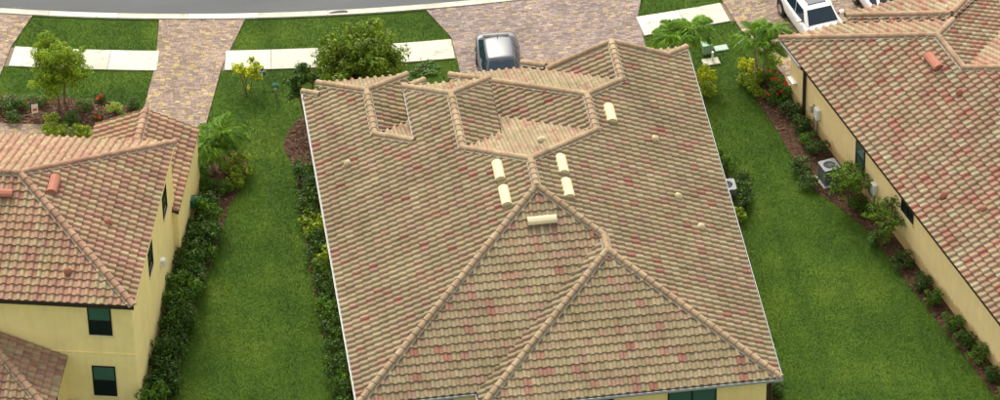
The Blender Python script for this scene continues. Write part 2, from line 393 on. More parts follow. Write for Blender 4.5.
# ------------------------------------------------------------------ roofs
SL = .4141
class Roof:
    k = .50; lift = .044
    """faces: (polygon in plan, downslope unit dir, reference point on the plane)"""
    def __init__(s, house, Mw, palette, seed, TW=.318, TE=.365):
        s.house, s.Mw, s.pal, s.r = house, Mw, palette, random.Random(seed)
        s.TW, s.TE = TW, TE; s.faces = []; s.caps = []; s.roof = None
    def face(s, poly, down, ref, tiles=True): s.faces.append((ccw(poly), down, ref, tiles))
    def z(s, f, x, y): _, d, p, _ = f; return p[2]-SL*((x-p[0])*d[0]+(y-p[1])*d[1])
    def hfun(s, uf, t):
        a = .088*(1-.07*t)
        if uf < .6: h = a*math.sin(math.pi*uf/.6)**.75
        else: h = -.022*math.sin(math.pi*(uf-.6)/.4)
        return h+s.lift*(1-t)
    US = (0, .05, .14, .25, .36, .47, .55, .6, 1.0)
    def build(s):
        # solid deck under the tiles
        D = MB()
        for f in s.faces:
            for T in earclip(f[0]):
                n = len(T); V = [(x, y, s.z(f, x, y)-.008) for x, y in T]+[(x, y, s.z(f, x, y)-.1) for x, y in T]
                D.add(V, [tuple(range(n)), tuple(range(2*n-1, n-1, -1))]+[(i, n+i, n+(i+1) % n, (i+1) % n) for i in range(n)])
        s.roof = D.build('roof', M['deck'], s.house)
        cphi = 1/math.sqrt(1+SL*SL); tiles = []
        V = []; F = []; Cc = []; cand = []
        for fi, f in enumerate(s.faces):
            poly, d, p0, on = f
            if not on: continue
            dn = Vector((d[0], d[1], 0)); U = Vector((-d[1], d[0], 0)).normalized(); U = -U
            Vd = Vector((-d[0], -d[1], SL)).normalized(); Nn = U.cross(Vd)
            if Nn.z < 0: U = -U; Nn = U.cross(Vd)
            ref = Vector(p0)
            to2 = lambda x, y: ((Vector((x, y, 0))-Vector((ref.x, ref.y, 0))).dot(U), (Vector((x, y, 0))-Vector((ref.x, ref.y, 0))).dot(-dn)/cphi)
            P2 = ccw([to2(x, y) for x, y in poly]); T2 = earclip(P2)
            T2 = [ccw(t) for t in T2]
            u0, u1 = min(p[0] for p in P2), max(p[0] for p in P2); v0, v1 = min(p[1] for p in P2), max(p[1] for p in P2)
            TW, TE = s.TW, s.TE
            for k in range(int((v1-v0)/TE)+1):
                va = v0+k*TE
                for c in range(math.floor(u0/TW)-1, math.ceil(u1/TW)+1):
                    ua = c*TW; q = [(ua, va), (ua+TW, va), (ua+TW, va+TE), (ua, va+TE)]
                    W0 = s.Mw @ (ref+U*(ua+TW/2)+Vd*(va+TE/2))
                    if not inframe(W0, 30): continue
                    pcs = [x for x in (clip(q, t) for t in T2) if len(x) > 2]
                    A = sum(abs(area(x)) for x in pcs)
                    if A < .02*TW*TE: continue
                    col = s.color(c, k, fi)
                    O = ref+U*ua+Vd*va+Nn*s.r.uniform(-.004, .006)
                    if A > .998*TW*TE:
                        dv = W0-CAM; Nw = s.Mw.to_3x3() @ Nn
                        cand.append((abs(dv.normalized().dot(Nw))/dv.length_squared, O, U, Vd, Nn, col)); continue
                    for i in range(8):
                        a, b = ua+s.US[i]*TW, ua+s.US[i+1]*TW; sq = [(a, va), (b, va), (b, va+TE), (a, va+TE)]
                        for t in T2:
                            cp = clip(sq, t)
                            if len(cp) < 3 or abs(area(cp)) < 1e-7: continue
                            bi = len(V)
                            for (uu, vv) in cp:
                                h = s.hfun(min(1, max(0, (uu-ua)/TW)), (vv-va)/TE)
                                V.append(tuple(O+U*(uu-ua)+Vd*(vv-va)+Nn*h)); Cc.append(col)
                            n = len(cp); F.append(tuple(range(bi, bi+n)))
                            lo = [j for j in range(n) if abs(cp[j][1]-va) < 1e-6]
                            if len(lo) >= 2:
                                j0, j1 = lo[0], lo[-1]; b2 = len(V)
                                for j in (j0, j1):
                                    V.append(tuple(O+U*(cp[j][0]-ua)-Nn*.006)); Cc.append(col)
                                F.append((bi+j0, b2, b2+1, bi+j1))
        cand.sort(key=lambda c: -c[0])
        # one shared tile mesh
        tv = []; tf = []
        for i, uf in enumerate(s.US):
            tv += [(uf*s.TW, 0, s.hfun(uf, 0)), (uf*s.TW, s.TE, s.hfun(uf, 1)), (uf*s.TW, 0, -.006)]
            if i: b = 3*i; tf += [(b-3, b, b+1, b-2), (b-1, b+2, b, b-3)]
        tm = mesh('roof_tile', tv, tf); tm.materials.append(M['tile1'])
        for j, (_, O, U, Vd, Nn, col) in enumerate(cand):
            if j < 300:
                o = bpy.data.objects.new('roof_tile', tm); COL.objects.link(o); o.parent = s.roof; o.color = (*col, 1)
                o.matrix_basis = Matrix(((U.x, Vd.x, Nn.x, O.x), (U.y, Vd.y, Nn.y, O.y), (U.z, Vd.z, Nn.z, O.z), (0, 0, 0, 1)))
            else:
                b = len(V)
                V += [tuple(O+U*x+Vd*y+Nn*z) for x, y, z in tv]; F += [tuple(i+b for i in q) for q in tf]; Cc += [col]*len(tv)
        o = link('roof_tiles', mesh('roof_tiles', V, F, Cc), M['tile'], s.roof); o['kind'] = 'stuff'
        # ridge and hip caps
        cm = s.capmesh(); mort = MB()
        for a, b in s.caps:
            a, b = Vector(a), Vector(b)
            if a.z > b.z: a, b = b, a
            d = (b-a); Ln = d.length; d.normalize(); side = d.cross(Vector((0, 0, 1))).normalized(); nn = side.cross(d)
            n = max(1, round(Ln/.37)); st = Ln/n
            used = False
            for i in range(n):
                O = a+d*(i*st)+Vector((0, 0, .06))
                if not inframe(s.Mw @ O, 30): continue
                used = True
                o = bpy.data.objects.new('ridge_cap', cm); COL.objects.link(o); o.parent = s.roof; o.color = (*s.capcolor(), 1)
                e = s.r.uniform(-.03, .03); sd2 = (side+nn*e).normalized(); n2 = sd2.cross(d)
                o.matrix_basis = Matrix(((sd2.x, d.x*st/.37, n2.x, O.x), (sd2.y, d.y*st/.37, n2.y, O.y), (sd2.z, d.z*st/.37, n2.z, O.z), (0, 0, 0, 1)))
            if used:
                hv = Vector((d.x, d.y, 0)).normalized(); sv = hv.cross(Vector((0, 0, 1)))
                k = SL*.17*(.7 if abs(d.z) > .05 else 1)
                V4 = [a+sv*.19+Vector((0, 0, .075-k)), b+sv*.19+Vector((0, 0, .075-k)), b+Vector((0, 0, .13)), a+Vector((0, 0, .13)), a-sv*.19+Vector((0, 0, .075-k)), b-sv*.19+Vector((0, 0, .075-k))]
                mort.add(V4, [(0, 1, 2, 3), (3, 2, 5, 4), (0, 3, 4), (1, 5, 2)])
        mort.build('mortar_bed', M['mortar'], s.roof)
    def capmesh(s):
        V = []; F = []; n = 8
        for i in range(n+1):
            t = math.pi*i/n; c, q = math.cos(t), math.sin(t)
            V += [(.142*c, -.05, .13*q+.012), (.122*c, .37, .112*q), (.118*c, -.05, .108*q+.002)]
            if i: b = 3*i; F += [(b-3, b-2, b+1, b), (b-1, b-3, b, b+2)]
        me = mesh('ridge_cap', V, F, smooth=False); me.materials.append(M['tile1']); return me
    def color(s, c, k, fi):
        cols, wts = zip(*s.pal); col = s.r.choices(cols, wts)[0]; v = s.r.uniform(.93, 1.07)*s.k
        return tuple(x*v for x in col)
    def capcolor(s):
        col = s.r.choice(s.cappal); v = s.r.uniform(.92, 1.08)*s.k*1.1; return tuple(x*v for x in col)
def gutter(name, a, b, mat, parent, out, wd=.10, dz=.0):
    """open K gutter along the eave from a to b, hung on the outer side"""
    a, b, out = Vector(a), Vector(b), Vector((*out, 0)); pr = [(0, -.02), (0, -.13), (wd*.75, -.13), (wd, -.06), (wd, .015), (wd-.018, .015), (wd-.02, -.055), (wd*.7, -.11), (.015, -.11), (.015, -.02)]
    V = [tuple(p+out*x+Vector((0, 0, z+dz))) for p in (a, b) for x, z in pr]; n = len(pr)
    F = [(i, (i+1) % n, n+(i+1) % n, n+i) for i in range(n)]+[tuple(range(n)), tuple(range(2*n-1, n-1, -1))]
    return link(name, mesh(name, V, F), mat, parent)
def window(house, o, right, outv, w_, h_, glassm, mull=(), rail=None, sill=None):
    """window with its lower-left corner at o in house coordinates; frame, panes"""
    o, right, outv = Vector(o), Vector(right), Vector(outv); up = Vector((0, 0, 1))
    Mx = Matrix(((right.x, outv.x, 0, o.x), (right.y, outv.y, 0, o.y), (right.z, outv.z, 1, o.z), (0, 0, 0, 1)))
    f = MB(); t = .05
    f.box(0, w_, -.05, .035, 0, t, Mx); f.box(0, w_, -.05, .035, h_-t, h_, Mx); f.box(0, t, -.05, .035, t, h_-t, Mx); f.box(w_-t, w_, -.05, .035, t, h_-t, Mx)
    for x in mull: f.box(x-.03, x+.03, -.05, .03, t, h_-t, Mx)
    if rail: f.box(t, w_-t, -.05, .03, rail-.025, rail+.025, Mx)
    fo = f.build('window', M['frame'], house)
    MB().box(-.06, w_+.06, -.04, .07, -.07, -.002, Mx).build('sill', M['sill'], fo)
    xs = [t]+sum([[x-.03, x+.03] for x in mull], [])+[w_-t]; zs = [t]+([rail-.025, rail+.025] if rail else [])+[h_-t]
    for i in range(0, len(xs), 2):
        for j in range(0, len(zs), 2):
            mt = glassm if not isinstance(glassm, (list, tuple)) else glassm[min(j//2, len(glassm)-1)]
            MB().box(xs[i], xs[i+1], -.02, .006+.012*(j//2), zs[j], zs[j+1], Mx).build('pane', mt, fo)
    return fo
def hood_vent(house, pos, down, mat, Mz, long=1.15, wide=.42, along=None):
    """low hooded off-ridge vent lying on a roof slope; its long side runs along the ridge"""
    d = Vector((down[0], down[1], 0)); U = Vector((-d.y, d.x, 0)); Vd = Vector((-d.x, -d.y, SL)).normalized(); Nn = U.cross(Vd)
    if Nn.z < 0: U = -U; Nn = U.cross(Vd)
    O = Vector(pos)+Vector((0, 0, .05)); pr = [(.5, -.05), (.46, .09), (.3, .19), (.05, .235), (-.25, .225), (-.45, .18), (-.5, .13), (-.5, .10), (-.44, .10), (-.40, -.05)]
    pr = [(a*wide, b) for a, b in pr]; n = len(pr)
    V = [tuple(O+U*u+Vd*a+Nn*b) for u in (-long/2, long/2) for a, b in pr]
    F = [(i, n+i, n+(i+1) % n, (i+1) % n) for i in range(n)]+[tuple(range(n)), tuple(range(2*n-1, n-1, -1))]
    v = link('roof_vent', mesh('roof_vent', V, F), mat, house)
    MB().add([tuple(O+U*u+Vd*(-.46*wide)+Nn*b) for u in (-long/2+.03, long/2-.03) for b in (.03, .115)], [(0, 1, 3, 2)]).build('slot', M['black'], v)
    return v
def gooseneck(house, pos, mat, k=1.0, ang=0):
    """small rounded hood over a pipe: half dome with an open dark mouth"""
    x, y, z = pos; V = []; F = []; n, q = 10, 5
    for j in range(q+1):
        ph = j/q*math.pi/2; rr_ = .17*k*math.cos(ph); zz = .05+.19*k*math.sin(ph)
        for i in range(n+1):
            t = ang-math.pi/2+math.pi*i/n; V.append((x+rr_*math.cos(t), y+rr_*math.sin(t), z+zz+.05))
    for j in range(q):
        for i in range(n): a = j*(n+1)+i; F.append((a, a+1, a+n+2, a+n+1))
    b = len(V); V += [(a, c, z-.06) for a, c, _ in V[:n+1]]
    F += [(i+1, i, b+i, b+i+1) for i in range(n)]
    o = link('vent_pipe', mesh('vent_pipe', V, F, smooth=True), mat, house); sm = o.modifiers.new('solid', 'SOLIDIFY'); sm.thickness = .015
    m = MB(); m.tube([(x, y, z-.03), (x, y, z+.12*k)], .06*k, 10); m.build('pipe', M['black'], o)
    return o

# ------------------------------------------------------------------ main house
W, E0, XA = 16.2, .93, 4.61; HB = (W-XA)/2; Z0 = 2.9
house = empty('tile_roof_house'); tag(house, 'single storey house with buff tile hip roof and cream roof vents between the two lawns', 'house')
pm = [(S(188, 168, 130), 8), (S(183, 166, 127), 6), (S(194, 175, 138), 5), (S(189, 162, 130), 5), (S(180, 157, 122), 3), (S(190, 156, 130), 2.4), (S(190, 144, 120), 1.5), (S(184, 128, 108), .5)]
rf = Roof(house, Matrix.Identity(4), pm, 11)
rf.cappal = [S(192, 166, 130), S(198, 174, 138), S(186, 158, 124), S(194, 166, 132)]
zL = lambda x: Z0+SL*x
zR = lambda x: Z0+SL*(W-x)
AX = [(0, 0), (8.1, 8.1), (8.1, 9.85), (5.7, 12.25), (5.7, 15.95), (3.95, 17.7), (3.95, 14.0), (2.5, 15.45), (2.5, 18.5), (.66, 20.34), (.66, 19.54), (0, 20.2)]
rf.face(AX, (-1, 0), (0, 0, Z0))
J = (XA+HB, HB); K = (XA+HB, HB-E0)
rf.face([(8.1, 8.1), (8.1, 9.85), (11.2, 12.95), (11.2, 15.4), (12.9, 17.1), (12.9, 19.85), (15.35, 19.9), (16.2, 20.75), (16.2, -E0), K, J], (1, 0), (W, 0, Z0))
rf.face([J, K, (XA, -E0), (XA, 0)], (-1, 0), (XA, 0, Z0))
rf.face([(0, 0), (XA, 0), J, (8.1, 8.1)], (0, -1), (0, 0, Z0))
rf.face([(XA, -E0), (W, -E0), K], (0, -1), (0, -E0, Z0))
zA0, zT, zW3, zW4, zW1 = zL(8.1), zL(5.7), zR(11.2), zR(12.9), zL(2.5)
rf.face([(8.1, 9.85), (11.2, 12.95), (6.9, 17.25), (6.9, 13.45), (5.7, 12.25)], (0, 1), (8.1, 9.85, zA0))
rf.face([(5.7, 12.25), (5.7, 15.95), (7.45, 17.7), (7.45, 14.0)], (1, 0), (5.7, 12, zT))
rf.face([(5.7, 15.95), (3.95, 17.7), (7.45, 17.7)], (0, 1), (5.7, 15.95, zT))
rf.face([(11.2, 12.95), (11.2, 15.4), (6.2, 20.4), (6.2, 17.95)], (-1, 0), (11.2, 13, zW3))
rf.face([(11.2, 15.4), (12.9, 17.1), (10.15, 19.85), (9.6, 20.4), (6.2, 20.4)], (0, 1), (11.2, 15.4, zW3))
rf.face([(12.9, 17.1), (12.9, 19.85), (10.15, 19.85)], (-1, 0), (12.9, 17, zW4))
rf.face([(15.35, 19.9), (16.2, 20.75), (9.3, 20.75), (10.15, 19.9)], (0, 1), (16.2, 20.75, Z0))
rf.face([(10.15, 19.9), (9.3, 20.75), (9.3, 20.45), (9.7, 20.1)], (-1, 0), (9.3, 20.75, Z0), False)
rf.face([(2.5, 15.45), (2.5, 18.5), (4.3, 20.3), (4.3, 17.25)], (1, 0), (2.5, 16, zW1))
rf.face([(2.5, 18.5), (.66, 20.34), (4.34, 20.34)], (0, 1), (2.5, 18.5, zW1))
rf.face([(2.5, 15.45), (3.95, 14.0), (4.25, 14.3), (4.25, 17.2)], (0, 1), (2.5, 15.45, zW1))
rf.face([(0, 20.2), (.64, 19.56), (4.4, 19.56), (5.04, 20.2)], (0, 1), (0, 20.2, Z0))
P3 = lambda p, z: (p[0], p[1], z)
rf.caps = [((0, 0, Z0), (8.1, 8.1, zA0)), ((8.1, 8.1, zA0), P3(J, zR(J[0]))), (P3(J, zR(J[0])), P3(K, zR(K[0]))), ((XA, -E0, Z0), P3(K, zR(K[0]))), ((W, -E0, Z0), P3(K, zR(K[0]))),
           ((8.1, 8.1, zA0), (8.1, 9.85, zA0)), ((8.1, 9.85, zA0), (5.7, 12.25, zT)), ((8.1, 9.85, zA0), (11.2, 12.95, zW3)), ((5.7, 12.25, zT), (5.7, 15.95, zT)), ((5.7, 15.95, zT), (3.95, 17.7, zL(3.95))), ((5.7, 15.95, zT), (7.45, 17.7, zL(3.95))),
           ((11.2, 12.95, zW3), (11.2, 15.4, zW3)), ((11.2, 15.4, zW3), (6.2, 20.4, zW3-SL*5)), ((11.2, 15.4, zW3), (12.9, 17.1, zW4)), ((12.9, 17.1, zW4), (12.9, 19.9, zW4)),
           ((15.35, 19.9, zR(15.35)), (16.2, 20.75, Z0)), ((10.15, 19.9, Z0+SL*.85), (9.3, 20.75, Z0)), ((12.9, 19.82, zW4), (10.2, 19.82, zW4-SL*2.7)), ((12.9, 19.82, zW4), (15.3, 19.82, zR(15.3))),
           ((2.5, 15.45, zW1), (2.5, 18.5, zW1)), ((2.5, 18.5, zW1), (.66, 20.34, zL(.66))), ((2.5, 18.5, zW1), (4.34, 20.34, zL(.66))), ((2.5, 15.45, zW1), (3.95, 14.0, zL(3.95))), ((.64, 19.56, Z0+SL*.64), (0, 20.2, Z0)), ((4.4, 19.56, Z0+SL*.64), (5.04, 20.2, Z0))]
rf.build()
wl = MB(); FP = [(.45, .45), (5.06, .45), (5.06, -.48), (15.75, -.48), (15.75, 20.3), (9.9, 20.3), (9.9, 19.95), (6.65, 19.95), (6.65, 17.4), (4.6, 17.4), (4.6, 19.75), (.45, 19.75)]
T = earclip(FP)
n = len(FP); wl.add([(x, y, z) for z in (-.05, Z0-.08) for x, y in FP], [(i, (i+1) % n, n+(i+1) % n, n+i) for i in range(n)])
wl.build('wall', M['wall_main'], house)
MB().box(4.3, 7.1, 13.4, 17.4, 2.7, 4.42).build('tower_wall', M['wall_main'], house)
MB().box(1.0, 3.95, 16.5, 20.0, 2.7, 3.05).build('gable_wall', M['wall_main'], house)
MB().add([(10.5, 19.6, 3.0), (15.3, 19.6, 3.0), (12.9, 19.6, 4.12), (10.5, 18.9, 3.0), (15.3, 18.9, 3.0), (12.9, 18.9, 4.12)], [(0, 2, 1), (3, 4, 5), (0, 1, 4, 3), (1, 2, 5, 4), (2, 0, 3, 5)]).build('gable_wall', M['wall_main'], house)
sf = MB()
for T in earclip([(.05, .05), (XA+.05, .05), (XA+.05, -E0+.05), (W-.05, -E0+.05), (W-.05, 20.6), (9.4, 20.6), (9.4, 20.2), (6.4, 20.2), (6.4, 18), (4.8, 18), (4.8, 20.1), (.05, 20.1)]):
    sf.add([(x, y, Z0-.125) for x, y in T], [tuple(range(len(T)))])
sf.build('soffit', M['wall_main'], house)
gutter('gutter', (0, -.05, Z0), (0, 20.25, Z0), M['gutter'], house, (-1, 0))
gutter('gutter', (W, -E0-.05, Z0), (W, 20.75, Z0), M['gutter'], house, (1, 0))
gutter('gutter', (-.1, 0, Z0), (XA, 0, Z0), M['gutter'], house, (0, -1))
gutter('gutter', (XA-.1, -E0, Z0), (W+.1, -E0, Z0), M['gutter'], house, (0, -1))
gutter('gutter', (3.95, 13.9, zL(3.95)), (3.95, 17.75, zL(3.95)), M['gutter'], house, (-1, 0), .05)
gutter('gutter', (7.45, 14.0, zL(3.95)), (7.45, 17.75, zL(3.95)), M['dark'], house, (1, 0), .07)
gutter('gutter', (XA, -E0-.1, Z0), (XA, 0, Z0), M['gutter'], house, (-1, 0), .1)
fb = MB(); fb.box(XA+.02, W-.02, -E0+.02, -E0+.05, Z0-.2, Z0-.03); fb.box(.02, XA, .02, .05, Z0-.2, Z0-.03); fb.build('fascia', M['dark'], house)
for xx in (15.9,): MB().box(xx-.05, xx+.05, -.4, -.32, 0, Z0-.12).build('downspout', M['dark'], house)
window(house, (11.9, -.48, .15), (1, 0, 0), (0, -1, 0), 1.9, 2.32, M['glass_green'], (.95,))
window(house, (8.1, -.48, .1), (1, 0, 0), (0, -1, 0), 1.7, 2.4, M['glass_dark'], (.85,))  # stands for the open lanai; its dark inside is put into the pane colour
window(house, (1.45, .45, .9), (1, 0, 0), (0, -1, 0), 2.25, 1.6, M['glass_green'], (1.1,))
for u, v in ((499.5, 173), (506, 198.5)):
    p = hit(u, v, Vector((-SL, 0, 1)), Vector((0, 0, Z0))); hood_vent(house, p, (-1, 0), M['vent_cream'], 0)
for u, v in ((561.5, 167), (567, 191), (609.5, 116)):
    p = hit(u, v, Vector((SL, 0, 1)), Vector((W, 0, Z0))); hood_vent(house, p, (1, 0), M['vent_cream'], 0, 1.1)
p = hit(542, 222, Vector((0, -SL, 1)), Vector((0, 0, Z0))); hood_vent(house, p, (0, -1), M['vent_cream'], 0)
for u, v in ((347, 165),): gooseneck(house, hit(u, v, Vector((-SL, 0, 1)), Vector((0, 0, Z0))), M['vent_cream'], .95, -1.1)
for u, v in ((655.5, 140.5), (678.5, 198), (701.5, 228.5)): gooseneck(house, hit(u, v, Vector((SL, 0, 1)), Vector((W, 0, Z0))), M['vent_cream'], .95, -2.1)
gooseneck(house, hit(541.5, 142, Vector((0, SL, 1)), Vector((8.1, 9.85, zA0))), M['vent_cream'], 1.1, -1.5)

# ------------------------------------------------------------------ right house
yr = R(14.04); hr = empty('ochre_wall_house', (20.70, 18.97, 0), yr); tag(hr, 'house with ochre side wall, dark eave line and cream and salmon mottled tile roof', 'house')
Mr = Matrix.Translation((20.70, 18.97, 0)) @ Matrix.Rotation(yr, 4, 'Z')
pr_ = [(S(190, 160, 128), 8), (S(196, 172, 136), 5), (S(202, 188, 150), 2.2), (S(194, 152, 124), 3.5), (S(194, 140, 116), 1.5), (S(188, 128, 106), .4)]
rr = Roof(hr, Mr, pr_, 12, .342, .345); rr.lift = .054; rr.cappal = [S(190, 158, 126), S(184, 150, 118), S(196, 166, 134)]
za = zL(4.85); YB = -26.0
rr.face([(0, 1.85), (4.85, -3.0), (4.85, -5.5), (8.1, -8.75), (8.1, YB+8.1), (0, YB)], (-1, 0), (0, 0, Z0))
rr.face([(8.1, -8.75), (8.1, YB+8.1), (16.2, YB), (16.2, -.65)], (1, 0), (W, 0, Z0))
rr.face([(0, YB), (16.2, YB), (8.1, YB+8.1)], (0, -1), (0, YB, Z0))
rr.face([(4.85, -3.0), (6.27, -1.58), (2.8, 1.85), (0, 1.85)], (0, 1), (4.85, -3.0, za))
z2 = 4.39
rr.face([(6.27, -1.58), (6.4, -1.2), (3.2, 2.0), (2.8, 1.85)], (-1, 0), (6.4, -1.2, z2))
rr.face([(6.4, -1.2), (3.2, 2.0), (3.2, 2.4), (10.0, 2.4)], (0, 1), (6.4, -1.2, z2))
rr.face([(4.85, -3.0), (4.85, -5.5), (9.5, -.85), (9.5, 1.65)], (1, 0), (4.85, -3, za))
rr.face([(6.4, -1.2), (10.0, 2.4), (10.0, 1.9), (6.3, -1.6)], (1, 0), (6.4, -1.2, z2))
rr.face([(4.85, -5.5), (8.1, -8.75), (14.0, -2.85), (9.5, -.85)], (0, 1), (4.85, -5.5, za))
rr.caps = [((0, 1.85, Z0), (4.85, -3.0, za)), ((4.85, -3, za), (4.85, -5.5, za)), ((4.85, -5.5, za), (8.1, -8.75, zL(8.1))), ((8.1, -8.75, zL(8.1)), (8.1, YB+8.1, zL(8.1))),
           ((4.85, -3, za), (6.27, -1.58, za-SL*1.42)), ((6.4, -1.2, z2), (3.2, 2.0, z2-SL*3.2)), ((6.4, -1.2, z2), (10.0, 2.4, z2-SL*3.6)), ((8.1, -8.75, zL(8.1)), (14, -2.85, zL(8.1)-SL*5.9))]
rr.build()
wb = MB(); FPr = [(.3, YB+.5), (15.8, YB+.5), (15.8, -1.2), (9.3, -1.2), (9.3, 1.9), (3.4, 1.9), (3.4, 1.4), (.3, 1.4)]
n = len(FPr); wb.add([(x, y, z) for z in (-.05, Z0-.06) for x, y in FPr], [(i, (i+1) % n, n+(i+1) % n, n+i) for i in range(n)])
wb.build('wall', M['wall_right'], hr)
MB().box(-.02, .02, YB, -.2, Z0-.09, Z0+.01).build('fascia', M['dark'], hr)
gutter('gutter', (0, -.2, Z0), (0, 1.9, Z0), M['gutter'], hr, (-1, 0))
dsp = MB(); dsp.box(.17, .28, -.16, -.06, 0, Z0-.2); dsp.add([(-.1, -.16, Z0-.12), (-.1, -.06, Z0-.12), (.0, -.06, Z0-.12), (.0, -.16, Z0-.12), (.17, -.16, Z0-.4), (.17, -.06, Z0-.4), (.28, -.06, Z0-.3), (.28, -.16, Z0-.3)], [(0, 1, 5, 4), (2, 3, 7, 6), (0, 4, 7, 3), (1, 2, 6, 5), (0, 3, 2, 1)])
dsp.build('downspout', M['dark'], hr)
def rloc(u, v, x=.3):      # pixel -> point on the right house's side wall, in its own frame
    Xr = Mr.to_3x3() @ Vector((1, 0, 0)); q = hit(u, v, Xr, Mr @ Vector((x, 0, 0))); return Mr.inverted() @ q
q0 = rloc(859, 150); q1 = rloc(866, 172)
window(hr, (.3, q0.y+.25, .95), (0, -1, 0), (-1, 0, 0), .85, 1.5, M['glass_green'], (), .75)
q2 = rloc(907, 214); window(hr, (.3, q2.y+.5, 1.75), (0, -1, 0), (-1, 0, 0), 1.1, .75, M['glass_dark'], (.55,))
def onwall(u, v):
    q = rloc(u, v); return q
def meterbox(u, v, pipe, matl, s_=.26):
    q = rloc(u, v); e = MB().box(.12, .3, q.y-s_/2, q.y+s_/2, q.z-s_*.75, q.z+s_*.75).build('meter_box', matl, hr); bevel(e, .02)
    if pipe: MB().tube([(.24, q.y, q.z-s_*.7), (.24, q.y, .0)], .03, 8).build('conduit', M['grey_metal'], hr)
meterbox(819, 113, True, M['white_plastic'], .34); meterbox(813, 107.5, False, M['vent_cream'], .24); meterbox(876, 188, True, M['white_plastic'], .34)
q = rloc(815, 118); MB().tube([(.24, q.y, 1.4), (.24, q.y, 0)], .025, 8).build('conduit', M['grey_metal'], hr)
q = rloc(871, 184); MB().tube([(.22, q.y, q.z+.25), (.22, q.y+.02, q.z-.35), (.22, q.y-.2, q.z-.42)], .045, 8).build('conduit', M['grey_metal'], hr)
q = rloc(810, 119)
hz_ = empty('garden_hose', hr.matrix_world @ Vector((0, 0, 0)) if False else Mr @ Vector((.2, q.y, q.z-.35)), yr); tag(hz_, 'green coiled garden hose on the ochre wall beside the white meter box', 'hose')
m = MB()
for k in range(4): m.tube([(-.04-.02*(k % 2), .16*math.cos(t)*(1+.05*k), .26*math.sin(t)+.02*k) for t in [i*math.pi/8 for i in range(17)]], .022, 6, False)
m.build('coil', M['green_plastic'], hz_, True); MB().box(-.06, .1, -.03, .03, .2, .26).build('hanger', M['grey_metal'], hz_)
q = rloc(794, 80); m = MB().box(.1, .3, q.y-.28, q.y+.28, q.z-.04, q.z+.04); m.build('ledge', M['white_plastic'], hr)
def rroof(u, v): return Mr.inverted() @ hit(u, v, Mr.to_3x3() @ Vector((-SL, 0, 1)), Mr @ Vector((0, 0, Z0)))
hood_vent(hr, rroof(934, 63.5), (-1, 0), M['vent_clay'], 0, 1.0, .45)
for u, v in ((958.5, 94), (943, 197), (983, 211)): gooseneck(hr, rroof(u, v), M['vent_clay'], 1.0, -1.2)

# ------------------------------------------------------------------ left house
yl = R(-13.5); OL = Vector((-8.13, 3.85, 0)); hl = empty('two_storey_house', OL, yl); tag(hl, 'two storey yellow stucco house with pink brown tile roof and dark framed windows', 'house')
Ml = Matrix.Translation(OL) @ Matrix.Rotation(yl, 4, 'Z'); ZE = 5.7
pl_ = [(S(204, 168, 132), 6), (S(206, 178, 138), 3.5), (S(200, 158, 130), 5), (S(194, 148, 124), 3.5), (S(204, 184, 142), 1.5)]
rl = Roof(hl, Ml, pl_, 13, .325, .342); rl.lift = .05; rl.cappal = [S(194, 154, 124), S(200, 162, 132), S(186, 144, 116)]
zp = ZE+SL*5.16; XLL = -16.0
rl.face([(0, 0), (-5.16, 5.16), (0, 10.32)], (1, 0), (0, 0, ZE))
rl.face([(0, 0), (XLL, 0), (XLL+5.16, 5.16), (-5.16, 5.16)], (0, -1), (0, 0, ZE))
rl.face([(0, 10.32), (-5.16, 5.16), (XLL+5.16, 5.16), (XLL, 10.32)], (0, 1), (0, 10.32, ZE))
rl.face([(XLL, 0), (XLL, 10.32), (XLL+5.16, 5.16)], (-1, 0), (XLL, 0, ZE))
zg = 2.9+SL*2.14
rl.face([(.14, 9.4), (.14, 14.95), (-2, 14.95), (-2, 9.4)], (1, 0), (.14, 9.4, 2.9))
rl.face([(-4.14, 9.9), (-4.14, 14.95), (-2, 14.95), (-2, 9.9)], (-1, 0), (-2, 9.9, zg))
ZQ = 2.79; xe = -2.81
rl.face([(xe, .28), (xe, -3.3), (xe-3.58, .28)], (1, 0), (xe, 0, ZQ))
rl.face([(xe, -3.3), (xe-10, -3.3), (xe-10, .28), (xe-3.58, .28)], (0, -1), (xe, -3.3, ZQ))
rl.caps = [((0, 0, ZE), (-5.16, 5.16, zp)), ((0, 10.32, ZE), (-5.16, 5.16, zp)), ((-5.16, 5.16, zp), (XLL+5.16, 5.16, zp)), ((-2, 9.95, zg), (-2, 14.98, zg)), ((xe, -3.3, ZQ), (xe-3.58, .28, ZQ+SL*3.58))]
rl.build()
m = MB(); n = 4; m.box(XLL+.4, -.12, .3, 10.0, -.05, ZE-.05); m.build('wall', M['wall_left'], hl)
m = MB().box(-3.95, .08, 9.5, 14.75, -.05, 2.86); m.add([(-3.9, 14.5, 2.85), (-.1, 14.5, 2.85), (-2, 14.5, 3.65), (-3.9, 10.1, 2.85), (-.1, 10.1, 2.85), (-2, 10.1, 3.65)], [(0, 1, 2), (3, 5, 4)]); m.build('garage_wall', M['wall_left'], hl)
m = MB().box(xe-9, xe-.3, -2.9, .3, -.05, ZQ-.05); m.build('porch_wall', M['wall_left'], hl)
m = MB(); m.box(XLL, .03, -.04, .0, ZE-.15, ZE+.02); m.build('fascia', M['dark'], hl); MB().box(-.02, .02, 0, 10.3, ZE-.13, ZE-.01).build('fascia', M['wall_left'], hl)
MB().box(XLL, -.02, .02, .3, ZE-.13, ZE-.11).build('soffit', M['wall_left'], hl)
MB().box(XLL+.4, -.12, .275, .302, 3.0, 3.06).build('band', M['wall_left'], hl)
window(hl, (-1.87, .3, 3.95), (1, 0, 0), (0, -1, 0), .92, 1.45, [M['glass_dark'], M['glass_green']], (), .72)
window(hl, (-1.89, .3, .88), (1, 0, 0), (0, -1, 0), .92, 1.5, [M['glass_dark'], M['glass_green']], (), .78)
